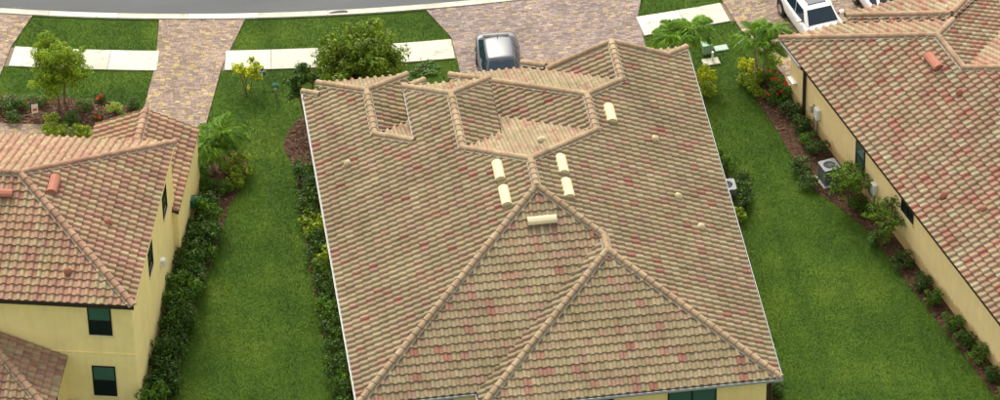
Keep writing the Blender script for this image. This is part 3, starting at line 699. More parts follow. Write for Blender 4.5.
def lloc(u, v, x=-.12):
    return Ml.inverted() @ hit(u, v, Ml.to_3x3() @ Vector((1, 0, 0)), Ml @ Vector((x, 0, 0)))
for u, v in ((164, 199), (150, 256)):
    q = lloc(u, v); window(hl, (-.12, q.y-.45, q.z-.7), (0, 1, 0), (1, 0, 0), .9, 1.4, M['glass_dark'], (), .7)
q = lloc(161, 262); q.z = min(q.z, 3.6); MB().box(-.12, .05, q.y-.12, q.y+.12, q.z-.15, q.z+.15).build('wall_lamp', M['white_plastic'], hl)
window(hl, (xe-.3, -2.1, .9), (0, 1, 0), (1, 0, 0), 1.2, 1.3, M['glass_dark'])
q = Ml.inverted() @ G(195, 197, 1.3)
gh = empty('hose_reel', Ml @ Vector((.2, q.y, 1.05)), yl); tag(gh, 'dark green hose reel on the yellow garage wall above the shrubs', 'hose reel')
m = MB(); m.tube([(.0, 0, 0), (.28, 0, 0)], .24, 14); m.build('drum', M['green_plastic'], gh, True); m = MB(); m.box(-.12, .02, -.2, .2, -.2, .2); m.tube([(.28, 0, 0), (.31, 0, 0)], .3, 14); m.tube([(-.0, 0, 0), (.03, 0, 0)], .3, 14); m.build('bracket', M['green_plastic'], gh)
def lroof(u, v, nl, p0): return Ml.inverted() @ hit(u, v, Ml.to_3x3() @ Vector(nl), Ml @ Vector(p0))
hood_vent(hl, lroof(53, 187, (SL, 0, 1), (0, 0, ZE)), (1, 0), M['vent_clay'], 0, 1.0, .42)
hood_vent(hl, lroof(3, 195, (0, -SL, 1), (0, 0, ZE)), (0, -1), M['vent_clay'], 0, .8, .42)
gooseneck(hl, lroof(108, 224, (SL, 0, 1), (0, 0, ZE)), M['vent_clay'], 1.0, -1.7); gooseneck(hl, lroof(68, 273, (0, -SL, 1), (0, 0, ZE)), M['vent_clay'], 1.0, -1.5)

# ------------------------------------------------------------------ planting beds
BEDS = []
def bed(name, poly, seed, chips=True):
    r = random.Random(seed); BEDS.append(poly); P = ccw(poly)
    bm = bmesh.new(); vs_ = [bm.verts.new((x, y, .0)) for x, y in P]; f = bm.faces.new(vs_)
    bmesh.ops.triangulate(bm, faces=[f])
    for _ in range(3): bmesh.ops.subdivide_edges(bm, edges=[e for e in bm.edges if e.calc_length() > .35], cuts=1)
    for v in bm.verts: v.co.z = (r.uniform(.0, .05) if not v.is_boundary else -.01)
    me = bpy.data.meshes.new(name); bm.to_mesh(me); bm.free(); o = struct(link(name, me, M['mulch']))
    V = []; F = []; Cc = []; A = abs(area(P)); x0, x1 = min(p[0] for p in P), max(p[0] for p in P); y0, y1 = min(p[1] for p in P), max(p[1] for p in P)
    for _ in range(int(A*110)):
        x, y = r.uniform(x0, x1), r.uniform(y0, y1)
        if not inside(P, x, y): continue
        a = r.uniform(0, 6.28); l = r.uniform(.03, .09); wd = r.uniform(.01, .025); t = r.uniform(-.4, .4); z = r.uniform(.03, .06)
        dx, dy = math.cos(a)*l, math.sin(a)*l; ex, ey = -math.sin(a)*wd, math.cos(a)*wd; b = len(V)
        V += [(x-dx-ex, y-dy-ey, z-t*l), (x+dx-ex, y+dy-ey, z+t*l), (x+dx+ex, y+dy+ey, z+t*l+.01), (x-dx+ex, y-dy+ey, z-t*l+.01)]; F.append((b, b+1, b+2, b+3))
        Cc += [r.choice((S(98, 72, 54), S(78, 54, 42), S(118, 92, 72), S(60, 42, 32), S(126, 102, 80)))]*4
    if V: o2 = link('mulch_chips', mesh('mulch_chips', V, F, Cc), M['chip'], o); o2['kind'] = 'stuff'
    return o
rp = lambda x, y: tuple((Mr @ Vector((x, y, 0))).xy)
lp = lambda x, y: tuple((Ml @ Vector((x, y, 0))).xy)
bed('bed_right', [rp(-.5, 4.3), rp(-.85, 3.2), rp(-1.03, 1.85), rp(-1.15, -.76), rp(-1.3, -2.2), rp(-1.42, -3.4), rp(-1.4, -4.74), rp(-.98, -6.0), rp(-.62, -7.6), rp(-.5, -9.1), rp(-.53, -11.5), rp(-.5, -14.6), rp(-.47, -17.7), rp(-.45, -22), rp(.3, -22), rp(.3, 1.4), rp(.55, 2.4), rp(.45, 3.6)], 21)
bed('bed_left', [lp(-.12, -1), lp(.75, -1), lp(.88, 1.2), lp(.9, 4.3), lp(1.05, 6.8), lp(1.2, 9.4), lp(1.38, 11.4), lp(1.4, 13.6), lp(1.75, 14.8), lp(1.9, 16), lp(1.6, 17.2), lp(.6, 17.5), lp(.2, 16.2), lp(.08, 14.7), lp(.08, 9.5), lp(-.12, 9.5)], 22)
bed('bed_main_left', [(-.6, 2), (-.58, 6), (-.66, 9), (-.7, 12), (-.66, 15), (-.56, 18), (-.7, 19.4), (-.95, 20.4), (-.7, 21.3), (-.2, 22.2), (.5, 22.6), (.9, 21.5), (.45, 19.5), (.45, 2)], 23)
bed('bed_front_left', [(-13.6, 26.2), (-12.5, 25.98), (-10, 25.4), (-8.3, 24.95), (-6.9, 24.2), (-6.65, 23.4), (-8.6, 22.9), (-10.95, 23.6), (-13.6, 24.2)], 24)
bed('bed_main_right', [(15.75, 1), (16.6, 1), (16.75, 9), (17.0, 12), (17.4, 14.5), (17.0, 16), (16.8, 18), (17.0, 21.5), (16.4, 22.3), (15.4, 21.5), (15.75, 19)], 25)

# ------------------------------------------------------------------ grass blades over the visible lawn
def grass():
    r = np.random.default_rng(3); n = 1500000
    cs = [G(-40, -30), G(1040, -30), G(1040, 430), G(-40, 430)]
    X = r.uniform(-15, 32, n); Y = r.uniform(-2, 34, n)
    ok = inside_np([(c.x, c.y) for c in cs], X, Y)
    rr_ = np.hypot(X-CX, Y-CY); ok &= (rr_ > RC+.015) & ~((rr_ > RS0-.01) & (rr_ < RS1+.01))
    for P in list(DRIVE_POLYS.values())+BEDS: ok &= ~inside_np(P, X, Y)
    ok &= ~inside_np([(.3, 0), (16, -.8), (16, 20.4), (.3, 20.4)], X, Y)
    ok &= ~inside_np([rp(.2, -27), rp(.2, 1.5), rp(3, 3), rp(20, 3), rp(20, -27)], X, Y)
    ok &= ~inside_np([lp(-20, -4), lp(.0, -4), lp(.1, 15), lp(-20, 15)], X, Y)
    X, Y = X[ok], Y[ok]; n = len(X); a = r.uniform(0, 6.283, n); h = r.uniform(.025, .05, n); wd = r.uniform(.008, .015, n); lean = r.uniform(.1, .9, n)*h; b = r.uniform(0, 6.283, n)
    V = np.zeros((n, 3, 3), np.float32)
    V[:, 0] = np.stack([X-np.cos(a)*wd, Y-np.sin(a)*wd, np.full(n, -.03)], 1); V[:, 1] = np.stack([X+np.cos(a)*wd, Y+np.sin(a)*wd, np.full(n, -.03)], 1)
    V[:, 2] = np.stack([X+np.cos(b)*lean, Y+np.sin(b)*lean, h-.03], 1)
    me = bpy.data.meshes.new('grass'); me.vertices.add(3*n); me.vertices.foreach_set('co', V.ravel()); me.loops.add(3*n); me.loops.foreach_set('vertex_index', np.arange(3*n, dtype=np.int32))
    me.polygons.add(n); me.polygons.foreach_set('loop_start', np.arange(0, 3*n, 3, dtype=np.int32)); me.update(calc_edges=True)
    ca = me.color_attributes.new('col', 'FLOAT_COLOR', 'POINT'); v = r.uniform(.84, 1.16, n); warm = r.uniform(.85, 1.25, n)
    c = np.ones((n, 3, 4), np.float32); c[:, :, 0] = (v*warm)[:, None]; c[:, :, 1] = v[:, None]; c[:, :, 2] = v[:, None]; ca.data.foreach_set('color', c.ravel())
    o = link('grass', me, M['blade']); stuff(o, 'short mown green grass between the houses and along the street', 'grass'); return n
NG = grass()

# ------------------------------------------------------------------ plants
def leafmesh(name, centers, seed, size, pal, per, shape=(1, .45), up=.35):
    """leaf-sized folded faces spread over the shells of many small clumps; centers: (x,y,z,rx,rz)"""
    r = random.Random(seed); V = []; F = []; Cc = []
    for (cx, cy, cz, rx, rz) in centers:
        tint = r.uniform(.85, 1.15)
        for _ in range(per):
            u = r.uniform(-1, 1); t = r.uniform(0, 6.283); q = math.sqrt(1-u*u); rad = r.uniform(.45, 1.0)**.6
            d = Vector((q*math.cos(t), q*math.sin(t), u)); p = Vector((cx+d.x*rx*rad, cy+d.y*rx*rad, cz+d.z*rz*rad))
            nrm = (d+Vector((r.gauss(0, .5), r.gauss(0, .5), r.gauss(up, .5)))).normalized()
            ax = nrm.orthogonal().normalized(); ax = Matrix.Rotation(r.uniform(0, 6.283), 3, nrm) @ ax; bx = nrm.cross(ax)
            l = size*r.uniform(.7, 1.3)*shape[0]; wd = size*r.uniform(.8, 1.2)*shape[1]; col = r.choices([c for c, _ in pal], [k for _, k in pal])[0]; k = tint*r.uniform(.75, 1.25); col = tuple(c*k for c in col)
            b = len(V); V += [tuple(p-ax*l*.5), tuple(p+bx*wd*.5-nrm*wd*.15), tuple(p+ax*l*.5-nrm*l*.15), tuple(p-bx*wd*.5-nrm*wd*.15)]
            F += [(b, b+1, b+2), (b, b+2, b+3)]; Cc += [col]*4
    return mesh(name, V, F, Cc)
def lobes(seed, n, rx, rz, h0, lob, taper=0):
    r = random.Random(seed); out = []
    for i in range(n):
        while True:
            p = Vector((r.uniform(-1, 1), r.uniform(-1, 1), r.uniform(-1, 1)))
            if .35 < p.length < 1: break
        zz = h0+p.z*rz; k = 1-taper*max(0, p.z)
        s_ = lob*r.uniform(.7, 1.3); out.append((p.x*rx*k, p.y*rx*k, max(zz, s_*.5), s_, s_*.85))
    return out
GD = [(S(54, 80, 25), 5), (S(68, 96, 32), 4), (S(42, 64, 22), 3), (S(94, 122, 42), 1.4)]
GM = [(S(72, 104, 30), 5), (S(92, 124, 40), 4), (S(56, 84, 26), 3), (S(120, 146, 56), 1)]
GL = [(S(124, 146, 36), 5), (S(148, 164, 46), 4), (S(100, 124, 32), 3), (S(172, 180, 64), 1.5)]
GY = [(S(176, 180, 34), 5), (S(198, 194, 44), 4), (S(140, 156, 34), 3), (S(110, 134, 30), 1.5)]
def stemset(parent, r, n, h, rad, spread):
    m = MB()
    for i in range(n):
        a = r.uniform(0, 6.28); m.tube([(0, 0, -.05), (math.cos(a)*spread*.4, math.sin(a)*spread*.4, h*.5), (math.cos(a)*spread, math.sin(a)*spread, h)], [rad, rad*.75, rad*.4], 5)
    return m.build('stem', M['bark'], parent)
SHR = {}
def shrub_proto(key, seed, n, rx, rz, h0, lob, size, pal, per, shape=(1, .5)):
    SHR[key] = (leafmesh('foliage_'+key, lobes(seed, n, rx, rz, h0, lob), seed, size, pal, per, shape), h0, rx)
for k in range(3): shrub_proto('dark%d' % k, 40+k, 26, .42, .36, .44, .17, .085, GD, 46)
for k in range(3): shrub_proto('mid%d' % k, 50+k, 24, .42, .36, .44, .16, .09, GM, 42)
for k in range(2): shrub_proto('lime%d' % k, 60+k, 22, .40, .36, .44, .16, .11, GL, 34)
for k in range(2): shrub_proto('yellow%d' % k, 65+k, 18, .40, .42, .50, .15, .13, GY, 26, (1, .5))
for k in range(2): shrub_proto('low%d' % k, 70+k, 12, .42, .12, .16, .13, .10, GM, 32)
SEED = [0]
def shrub(kind, pos, r, h, label, group=None, name='shrub', cat='shrub'):
    SEED[0] += 1; rr_ = random.Random(SEED[0]); keys = [k for k in SHR if k.startswith(kind)]; me, h0, rx = SHR[rr_.choice(keys)]
    o = empty(name, (pos[0], pos[1], 0), rr_.uniform(0, 6.28)); tag(o, label, cat, group)
    f = bpy.data.objects.new('foliage', me); COL.objects.link(f); f.parent = o
    if not me.materials: me.materials.append(M['leaf'])
    r *= 1.22; h *= 1.08; f.scale = (r/.58, r/.58, h/.96); stemset(o, rr_, 4, h*.7, .018, r*.5); return o
GLH = 'clipped dark hedge shrub in the row along the yellow two storey house'
def LP(x, y): return Ml @ Vector((x, y, 0))
def RP(x, y): return Mr @ Vector((x, y, 0))
r_ = random.Random(5)
for i in range(17):      # dark hedge beside the left house
    y = -.2+i*.82; x = .42+.035*i*.6+r_.uniform(-.12, .12); kk = 'dark' if r_.random() < .72 else 'mid'
    big = r_.uniform(.66, .85); shrub(kk, LP(x, y), big, r_.uniform(1.2, 1.7), *(('dense shrub in the hedge along the two storey yellow wall', 'hedge shrubs along the two storey wall') if y < 9.4 else ('dense shrub in the hedge along the low garage wall of the yellow house', 'hedge shrubs along the garage wall')), 'hedge_shrub')
for (x, y, r1, h) in ((.95, 7.4, .55, 1.0), (1.0, 9.9, .55, 1.0), (.9, 5.6, .5, .9), (1.05, 11.6, .55, .9), (.5, 8.3, .62, 1.6), (.55, 6.4, .62, 1.6)):
    shrub('mid' if r1 < .6 else 'dark', LP(x, y), r1, h, *(('tall dark shrub standing above the hedge of the yellow house', 'tall shrubs in the hedge') if r1 > .6 else ('lower green shrub on the lawn edge of the hedge of the yellow house', 'lower shrubs on the hedge edge')), 'hedge_shrub')
for (u, v, r1, h) in ((241, 160, .45, .8), (243, 171, .42, .75), (236, 182, .42, .8), (230, 168, .4, .7)):
    p = G(u, v+6); shrub('lime', p, r1, h, 'yellow green leafy shrub under the palm beside the yellow house', 'yellow green shrubs under the left palm')
for (u, v, r1, h) in ((203, 172, .4, .6), (215, 186, .42, .5), (224, 190, .4, .6), (206, 186, .4, .7)):
    p = G(u, v+4); shrub('mid', p, r1, h, 'small green shrub on mulch between the left palm and hedge', 'small shrubs near the left palm')
for i in range(24):      # hedge on the main house's left side
    y = 2.0+i*.7; x = -.2+r_.uniform(-.08, .06); kk = 'lime' if i in (18, 17, 14) else ('dark' if r_.random() < .8 else 'mid')
    if 18.3 < y < 19.6: continue
    shrub(kk, (x, y), r_.uniform(.58, .7), r_.uniform(1.0, 1.35), 'yellowish green shrub in the hedge under the white gutter' if kk == 'lime' else 'dark green shrub in the hedge under the white gutter', 'yellowish hedge shrubs under the white gutter' if kk == 'lime' else 'dark hedge shrubs under the white gutter', 'hedge_shrub')
# right bed
for i, (u, v, r1, h, kk) in enumerate(((790, 113, .5, .75, 'dark'), (800, 128, .5, .8, 'dark'), (808, 141, .42, .6, 'mid'), (817, 150, .5, .7, 'dark'), (801, 168, .5, .7, 'dark'), (809, 184, .48, .65, 'dark'), (858, 205, .45, .6, 'mid'), (868, 212, .4, .6, 'dark'), (876, 240, .45, .6, 'mid'), (903, 263, .5, .75, 'dark'), (921, 285, .5, .7, 'dark'), (934, 302, .45, .8, 'mid'), (952, 325, .5, .75, 'mid'), (964, 343, .48, .75, 'dark'), (980, 358, .52, .8, 'mid'), (993, 377, .42, .7, 'dark'), (1006, 398, .5, .8, 'mid'))):
    p = G(u, v+3); j = 0 if i < 4 else 1 if i < 6 else 2 if i < 9 else 3
    lab = ('leafy shrub between the red flowers and the air conditioner at the ochre wall', 'dark shrub on the lawn side of the air conditioner at the ochre wall', 'small shrub at the foot of the small trees along the ochre wall', 'round shrub spaced along the bare end of the ochre wall')[j]
    shrub(kk, p, r1, h, lab, ('shrubs below the red flowers', 'shrubs before the air conditioner', 'shrubs under the small trees', 'round shrubs along the bare ochre wall')[j])
for (u, v, r1, h) in ((747, 68, .45, .8), (756, 78, .42, .8), (752, 86, .4, .6), (772, 66, .42, .9), (760, 92, .3, .4), (745, 78, .38, .6)):
    shrub('lime' if r1 < .43 else 'yellow', G(u, v+5), r1, h, 'yellow green shrub at the foot of the palm beside the ochre house', 'yellow green shrubs under the right palm')
for (u, v, r1, h) in ((708, 83, .45, .9), (705, 92, .45, .9), (703, 75, .4, .8)):
    shrub('yellow' if v < 90 else 'lime', G(u, v+6), r1, h, 'yellow green shrub peeping out past the right eave of the main roof', 'shrubs past the right eave')
for (u, v, r1, h, kk) in ((744, 195, .55, .9, 'dark'), (741, 205, .5, .8, 'dark'), (741, 184, .48, .9, 'dark'), (738, 216, .42, .7, 'lime'), (728, 164, .4, .7, 'mid'), (722, 155, .4, .7, 'mid'), (774, 392, .5, .8, 'dark')):
    shrub(kk, G(u, v+5), r1, h, {'dark': 'dark green shrub between the main roof and the right lawn', 'lime': 'small yellow green shrub beside the air conditioner at the main roof', 'mid': 'mid green shrub at the right eave above the air conditioner'}[kk], 'shrubs on the right side of the main house')
# red flowering ixora
def flowers(parent, seed, n, rx, h):
    r = random.Random(seed); V = []; F = []
    for _ in range(n):
        a = r.uniform(0, 6.28); q = math.sqrt(r.random())*rx; c = Vector((math.cos(a)*q, math.sin(a)*q, h*(.75+.3*r.random())-.25*q*h/rx))
        for _ in range(22):
            d = Vector((r.gauss(0, 1), r.gauss(0, 1), r.gauss(.4, .8))).normalized(); p = c+d*.055; ax = d.orthogonal().normalized()*.028; bx = d.cross(ax); b = len(V)
            V += [tuple(p+ax), tuple(p+bx), tuple(p-ax), tuple(p-bx)]; F.append((b, b+1, b+2, b+3))
    return mesh('flowers', V, F)
M['red'] = simple('red_petals', S(206, 42, 24), .6, .2, .2, 20)
for k, (u, v, r1, h) in enumerate(((772, 80, .45, .7), (779, 90, .5, .75), (774, 98, .42, .65), (786, 96, .5, .8))):
    o = shrub('mid', G(u, v+4), r1, h, 'shrub with red flower heads beside the ochre wall corner', 'red flowering shrubs'); stuff(link('flowers', flowers(o, 300+k, 5, r1*.85, h), M['red'], o))
# front-left bed plants
for k, (u, v, r1, h, kk) in enumerate(((8, 107, .55, .7, 'dark'), (24, 103, .42, .5, 'mid'), (40, 100, .38, .45, 'mid'), (52, 118, .35, .4, 'lime'), (72, 120, .5, .5, 'mid'), (85, 105, .42, .45, 'mid'), (114, 108, .36, .4, 'lime'), (100, 98, .3, .4, 'dark'), (134, 104, .36, .5, 'dark'), (98, 117, .3, .35, 'dark'), (125, 116, .3, .4, 'mid'), (15, 118, .4, .5, 'dark'))):
    o = shrub(kk, G(u, v+3), r1, h, {'dark': 'dark green low shrub in the mulch bed by the paver path', 'mid': 'mid green low shrub in the mulch bed by the paver path', 'lime': 'light green low shrub in the mulch bed by the paver path'}[kk], {'dark': 'dark shrubs in the front bed', 'mid': 'green shrubs in the front bed', 'lime': 'light shrubs in the front bed'}[kk])
    if k in (7, 9): stuff(link('flowers', flowers(o, 330+k, 4, r1*.7, h), M['red'], o)); o['label'] = 'low dark shrub with a few red flowers in the front mulch bed'; o['group'] = 'red flecked shrubs in the front bed'
for (u, v) in ((50, 131), (60, 132), (78, 133), (86, 134)):
    shrub('lime', G(u, v+5), .42, .7, 'bright green spiky plant between the paver path and the yellow house', 'plants behind the yellow house roof')
# dark shrubs behind the main roof
shrub('low', G(424, 70), .75, .5, 'fern like green bush on the lawn behind the main roof', None, 'bush', 'bush')

def branchtree(name, pos, H, crown, seed, label, cat, pal, leaf, per, lob, trunk_r, nstem=1, shape=(1, .4), mat='bark', low=.35, group=None, n_lobes=60, droop=0.):
    """tapered trunk and limbs with a crown of leaf clumps hung on the limb ends; crown=(rx, rz, centre height)"""
    r = random.Random(seed); o = empty(name, (pos[0], pos[1], 0), 0); tag(o, label, cat, group)
    rx, rz, ch = crown; m = MB(); cs = []
    for s_ in range(nstem):
        a0 = s_*6.283/nstem+r.random(); off = .0 if nstem == 1 else .12
        base = Vector((math.cos(a0)*off, math.sin(a0)*off, -.05)); top = Vector((math.cos(a0)*off*4+r.uniform(-.1, .1), math.sin(a0)*off*4+r.uniform(-.1, .1), ch+rz*.4))
        pts = [base.lerp(top, t)+Vector((r.uniform(-.05, .05), r.uniform(-.05, .05), 0))*(t > 0) for t in (0, .25, .5, .75, 1)]
        m.tube(pts, [trunk_r*(1-.75*t) for t in (0, .25, .5, .75, 1)], 8)
        for b in range(max(5, n_lobes//(3*nstem))):
            t = r.uniform(low, .95); st = base.lerp(top, t); a = r.uniform(0, 6.283); u = r.uniform(-.75, .95)
            q = math.sqrt(1-u*u); k = r.uniform(.6, 1.0); e = Vector((math.cos(a)*q*rx*k, math.sin(a)*q*rx*k, ch+u*rz*k))
            mid = st.lerp(e, .55)+Vector((0, 0, .12*rx)); m.tube([st, mid, e], [trunk_r*.3, trunk_r*.2, trunk_r*.07], 5)
            for _ in range(3):
                f = r.uniform(.5, 1.05); c = st.lerp(mid, f/.55) if f < .55 else mid.lerp(e, (f-.55)/.45)
                s2 = lob*r.uniform(.6, 1.3); cs.append((c.x+r.gauss(0, lob*.6), c.y+r.gauss(0, lob*.6), max(.2, c.z+r.gauss(0, lob*.5)-droop*r.random()), s2, s2*(.65+droop)))
    m.build('trunk', M[mat], o, True)
    link('crown', leafmesh('crown', cs, seed+1, leaf, pal, per, shape), M['leaf'], o); return o
branchtree('young_tree', G(62, 104), 3.8, (1.2, 1.65, 2.25), 81, 'airy bright green young tree standing in the front mulch bed', 'tree', GL[:3]+[(S(92, 128, 26), 3)], .1, 120, .25, .06, 2, (1, .45), n_lobes=170, droop=.1)
branchtree('mango_tree', (2.6, 22.5), 4.6, (2.0, 1.75, 2.7), 82, 'large dense dark green tree behind the front edge of the main roof', 'tree', [(S(100, 122, 26), 5), (S(122, 142, 38), 4), (S(76, 98, 24), 3), (S(152, 164, 58), 1.4)], .18, 84, .34, .12, 1, (1, .4), n_lobes=270, low=.2, droop=.35)
branchtree('upright_shrub', (.25, 22.2), 3.2, (.75, 1.5, 1.9), 83, 'upright dark leafy shrub between the large tree and the lawn', 'shrub', GD, .13, 46, .17, .04, 2, (1, .5), n_lobes=60)
branchtree('yellow_shrub', (-2.05, 24.5), 1.6, (.68, .66, .95), 84, 'yellow leaved shrub standing alone on the lawn by the sidewalk', 'shrub', GY, .15, 20, .15, .03, 3, (1, .5), n_lobes=48)
pw = RP(-.45, -6.1); branchtree('small_tree', (pw.x, pw.y), 2.4, (.92, .85, 1.35), 85, 'small light green tree in front of the air conditioner at the ochre wall', 'tree', GM+GL[:1], .1, 44, .2, .03, 4, (1, .45), n_lobes=96)
pw = RP(-.15, -9.0); branchtree('small_tree', (pw.x, pw.y), 2.4, (.95, .85, 1.35), 86, 'small loose tree with thin branches against the ochre wall', 'tree', GM+GL[:1], .1, 36, .2, .03, 4, (1, .45), n_lobes=90)

# palms: trunk, fronds each its own part
def frond_mesh(seed, L, pal, drop, nl=28):
    r = random.Random(seed); V = []; F = []; Cc = []
    rise = r.uniform(.45, .75)
    P = lambda t: Vector((L*t*(1-.12*t*t), 0, L*(rise*t-(rise*.75+drop*.55)*t*t)))
    for i in range(10):
        t0, t1 = i/10, (i+1)/10; a, b = P(t0), P(t1); w0, w1 = .022*(1-t0)+.004, .022*(1-t1)+.004; k = len(V)
        V += [(a.x, -w0, a.z), (a.x, w0, a.z), (b.x, w1, b.z), (b.x, -w1, b.z)]; F.append((k, k+1, k+2, k+3)); Cc += [S(112, 130, 50)]*4
    for i in range(nl):
        t = .14+.86*i/nl; p = P(t); q = P(min(1, t+.02)); tan = (q-p).normalized() if (q-p).length > 1e-6 else Vector((1, 0, -.5))
        ll = L*.38*math.sin(math.pi*(.15+.8*t))**.7
        for sgn in (-1, 1):
            d = (tan*.75+Vector((0, sgn, 0))*.85+Vector((0, 0, r.uniform(-.35, .25)))).normalized(); mid = p+d*ll*.5+Vector((0, 0, .02)); e = p+d*ll+Vector((0, 0, -ll*.35)); wd = .022
            s2 = d.cross(Vector((0, 0, 1))).normalized()*wd; col = r.choices([c for c, _ in pal], [k for _, k in pal])[0]; kk = r.uniform(.8, 1.2); col = tuple(c*kk for c in col)
            b = len(V); V += [tuple(p-s2*.5), tuple(p+s2*.5), tuple(mid+s2), tuple(mid-s2), tuple(e)]; F += [(b, b+1, b+2, b+3), (b+3, b+2, b+4)]; Cc += [col]*5
    me = mesh('frond', V, F, Cc); me.materials.append(M['leaf']); return me
def palm(pos, H, L, nf, seed, label, drop=.75, nstem=1):
    r = random.Random(seed); o = empty('palm_tree', (pos[0], pos[1], 0)); tag(o, label, 'palm')
    pal = [(S(88, 124, 30), 4), (S(112, 148, 40), 4), (S(68, 100, 26), 3), (S(146, 170, 62), 1.5)]; protos = [frond_mesh(seed+i, L, pal, drop) for i in range(4)]
    for s_ in range(nstem):
        a0 = s_*6.283/max(1, nstem)+.6; off = 0 if nstem == 1 else .13
        bx, by = math.cos(a0)*off, math.sin(a0)*off; tx, ty = bx*3, by*3
        hh = H*(1 if s_ == 0 else r.uniform(.8, .95))
        pts = [(bx+(tx-bx)*t, by+(ty-by)*t, -.05+hh*t) for t in [i/12 for i in range(13)]]
        MB().tube(pts, [.085*(1-.35*i/12)*(1.08 if i % 2 else .95) for i in range(13)], 10).build('trunk', M['palm_trunk'], o, True)
        MB().tube([(tx, ty, hh-.1), (tx, ty, hh+.25)], [.065, .04], 8).build('crownshaft', M['stem_green'], o, True)
        n2 = nf if nstem == 1 else nf//nstem+2
        for i in range(n2):
            f = bpy.data.objects.new('frond', protos[i % 4]); COL.objects.link(f); f.parent = o; f.location = (tx, ty, hh+.18)
            f.rotation_euler = (r.uniform(-.25, .25), r.uniform(-.95, .15), i*2.4+r.uniform(-.2, .2)); s2 = r.uniform(.8, 1.1); f.scale = (s2, s2, s2)
M['stem_green'] = simple('stem_green', S(110, 132, 62), .7, .2, .15)
palm(G(217, 170), 1.25, 1.2, 46, 90, 'bushy green palm at the corner bed beside the yellow house', .8, 2)
palm((19.75, 22.0), 2.0, 1.15, 24, 91, 'palm with slim grey trunks in the bed beside the ochre house', .7, 3)
palm((16.4, 22.7), 1.9, 1.25, 34, 92, 'palm behind the right front corner of the main roof', .8, 2)

# ------------------------------------------------------------------ air conditioners
def aircon(pos, rz, label):
    o = empty('air_conditioner', (pos[0], pos[1], 0), rz); o.scale = (.85, .85, .95); tag(o, label, 'air conditioner')
    MB().box(-.52, .52, -.52, .52, -.02, .1).build('pad', M['conc'], o)
    c = MB().box(-.39, .39, -.39, .39, .1, .86).build('cabinet', M['black'], o)
    for sx in (-1, 1):
        for sy in (-1, 1): bevel(MB().box(sx*.37-.055, sx*.37+.055, sy*.37-.055, sy*.37+.055, .1, .88).build('corner_post', M['grey_metal'], o), .02)
    sl_ = MB()
    for i in range(10):
        z = .15+i*.072
        for sx in (-1, 1): sl_.box(sx*.395-.008, sx*.395+.008, -.33, .33, z, z+.042); sl_.box(-.33, .33, sx*.395-.008, sx*.395+.008, z, z+.042)
    sl_.build('louvre', M['grey_metal'], o)
    t = MB(); n = 24; V = []; F = []; ro = .30
    sqp = lambda a: (.44*max(-1, min(1, 1.35*math.cos(a))), .44*max(-1, min(1, 1.35*math.sin(a))))
    for zz in (.87, .93):
        for i in range(n): a = 2*math.pi*i/n; V.append((*sqp(a), zz)); V.append((ro*math.cos(a), ro*math.sin(a), zz))
    for i in range(n):
        j = (i+1) % n; F += [(2*n+2*i, 2*n+2*j, 2*n+2*j+1, 2*n+2*i+1), (2*i, 2*j, 2*n+2*j, 2*n+2*i), (2*i+1, 2*n+2*i+1, 2*n+2*j+1, 2*j+1)]
    t.add(V, F); t.build('top_panel', M['grey_metal'], o)
    gr = MB()
    for k in range(6): gr.tube([((.05+.048*k)*math.cos(a), (.05+.048*k)*math.sin(a), .925) for a in [2*math.pi*i/20 for i in range(21)]], .006, 5, False)
    for k in range(6): a = k*math.pi/6; gr.tube([(-.3*math.cos(a), -.3*math.sin(a), .925), (.3*math.cos(a), .3*math.sin(a), .925)], .006, 5)
    gr.build('fan_grille', M['grey_metal'], o)
    bl = MB()
    for k in range(3):
        a = k*2.094; bl.add([(math.cos(a+d)*r0, math.sin(a+d)*r0, .84+zz) for r0, d, zz in ((.06, -.3, 0), (.27, -.35, -.03), (.27, .35, .03), (.06, .3, 0))], [(0, 1, 2, 3)])
    bl.tube([(0, 0, .8), (0, 0, .88)], .07, 10); bl.build('fan', M['black'], o); return o
q = RP(-.62, -4.45); aircon((q.x, q.y), yr, 'grey air conditioner unit on a pad beside the ochre wall'); q = G(728, 184, .9); aircon((16.75, q.y), 0, 'grey air conditioner unit half hidden by the main roof edge')

# ------------------------------------------------------------------ utility boxes, ornaments
o = empty('utility_box', G(706.5, 51), R(8)); tag(o, 'pale green utility box on the lawn beside the palm', 'utility box'); o.scale = (.75, .75, .75)
bevel(MB().box(-.3, .3, -.35, .35, -.02, .6).build('cabinet', M['box_green'], o), .04); MB().box(-.34, .34, -.39, .39, .6, .66).build('lid', M['box_green'], o); MB().box(-.24, .24, -.365, -.35, .1, .5).build('door', M['box_green'], o)
o = empty('concrete_pad', G(711, 62), R(6)); tag(o, 'pale concrete pad with a small white pipe beside the palm', 'pad')
bevel(MB().box(-.36, .36, -.24, .24, -.02, .05).build('slab', M['conc'], o), .015); MB().tube([(.1, .1, .05), (.1, .1, .45)], .05, 10).build('pipe', M['white_plastic'], o)
o = empty('valve_cover', G(721, 48), R(6)); tag(o, 'flat green valve cover set flush in the lawn', 'cover'); MB().box(-.26, .26, -.16, .16, -.03, .03).build('lid', M['box_green'], o); MB().box(-.3, .3, -.2, .2, -.03, .02).build('rim', M['grey_metal'], o)
# small garden flag sign in the front bed
o = empty('garden_flag', G(35.5, 117), R(10)); tag(o, 'small white and pink garden flag on a stake in the front bed', 'flag')
M['flag_w'] = simple('flag_white', S(206, 196, 200), .8, .2, .1); M['flag_p'] = simple('flag_pink', S(150, 88, 104), .8, .2, .15)
f = MB().box(-.14, .14, -.012, .012, .22, .66).build('banner', M['flag_w'], o); MB().tube([(-.16, 0, -.05), (-.16, 0, .7), (.15, 0, .7)], .01, 6).build('stake', M['black'], o); MB().box(-.09, .09, -.018, -.013, .34, .46).build('panel', M['flag_p'], f)
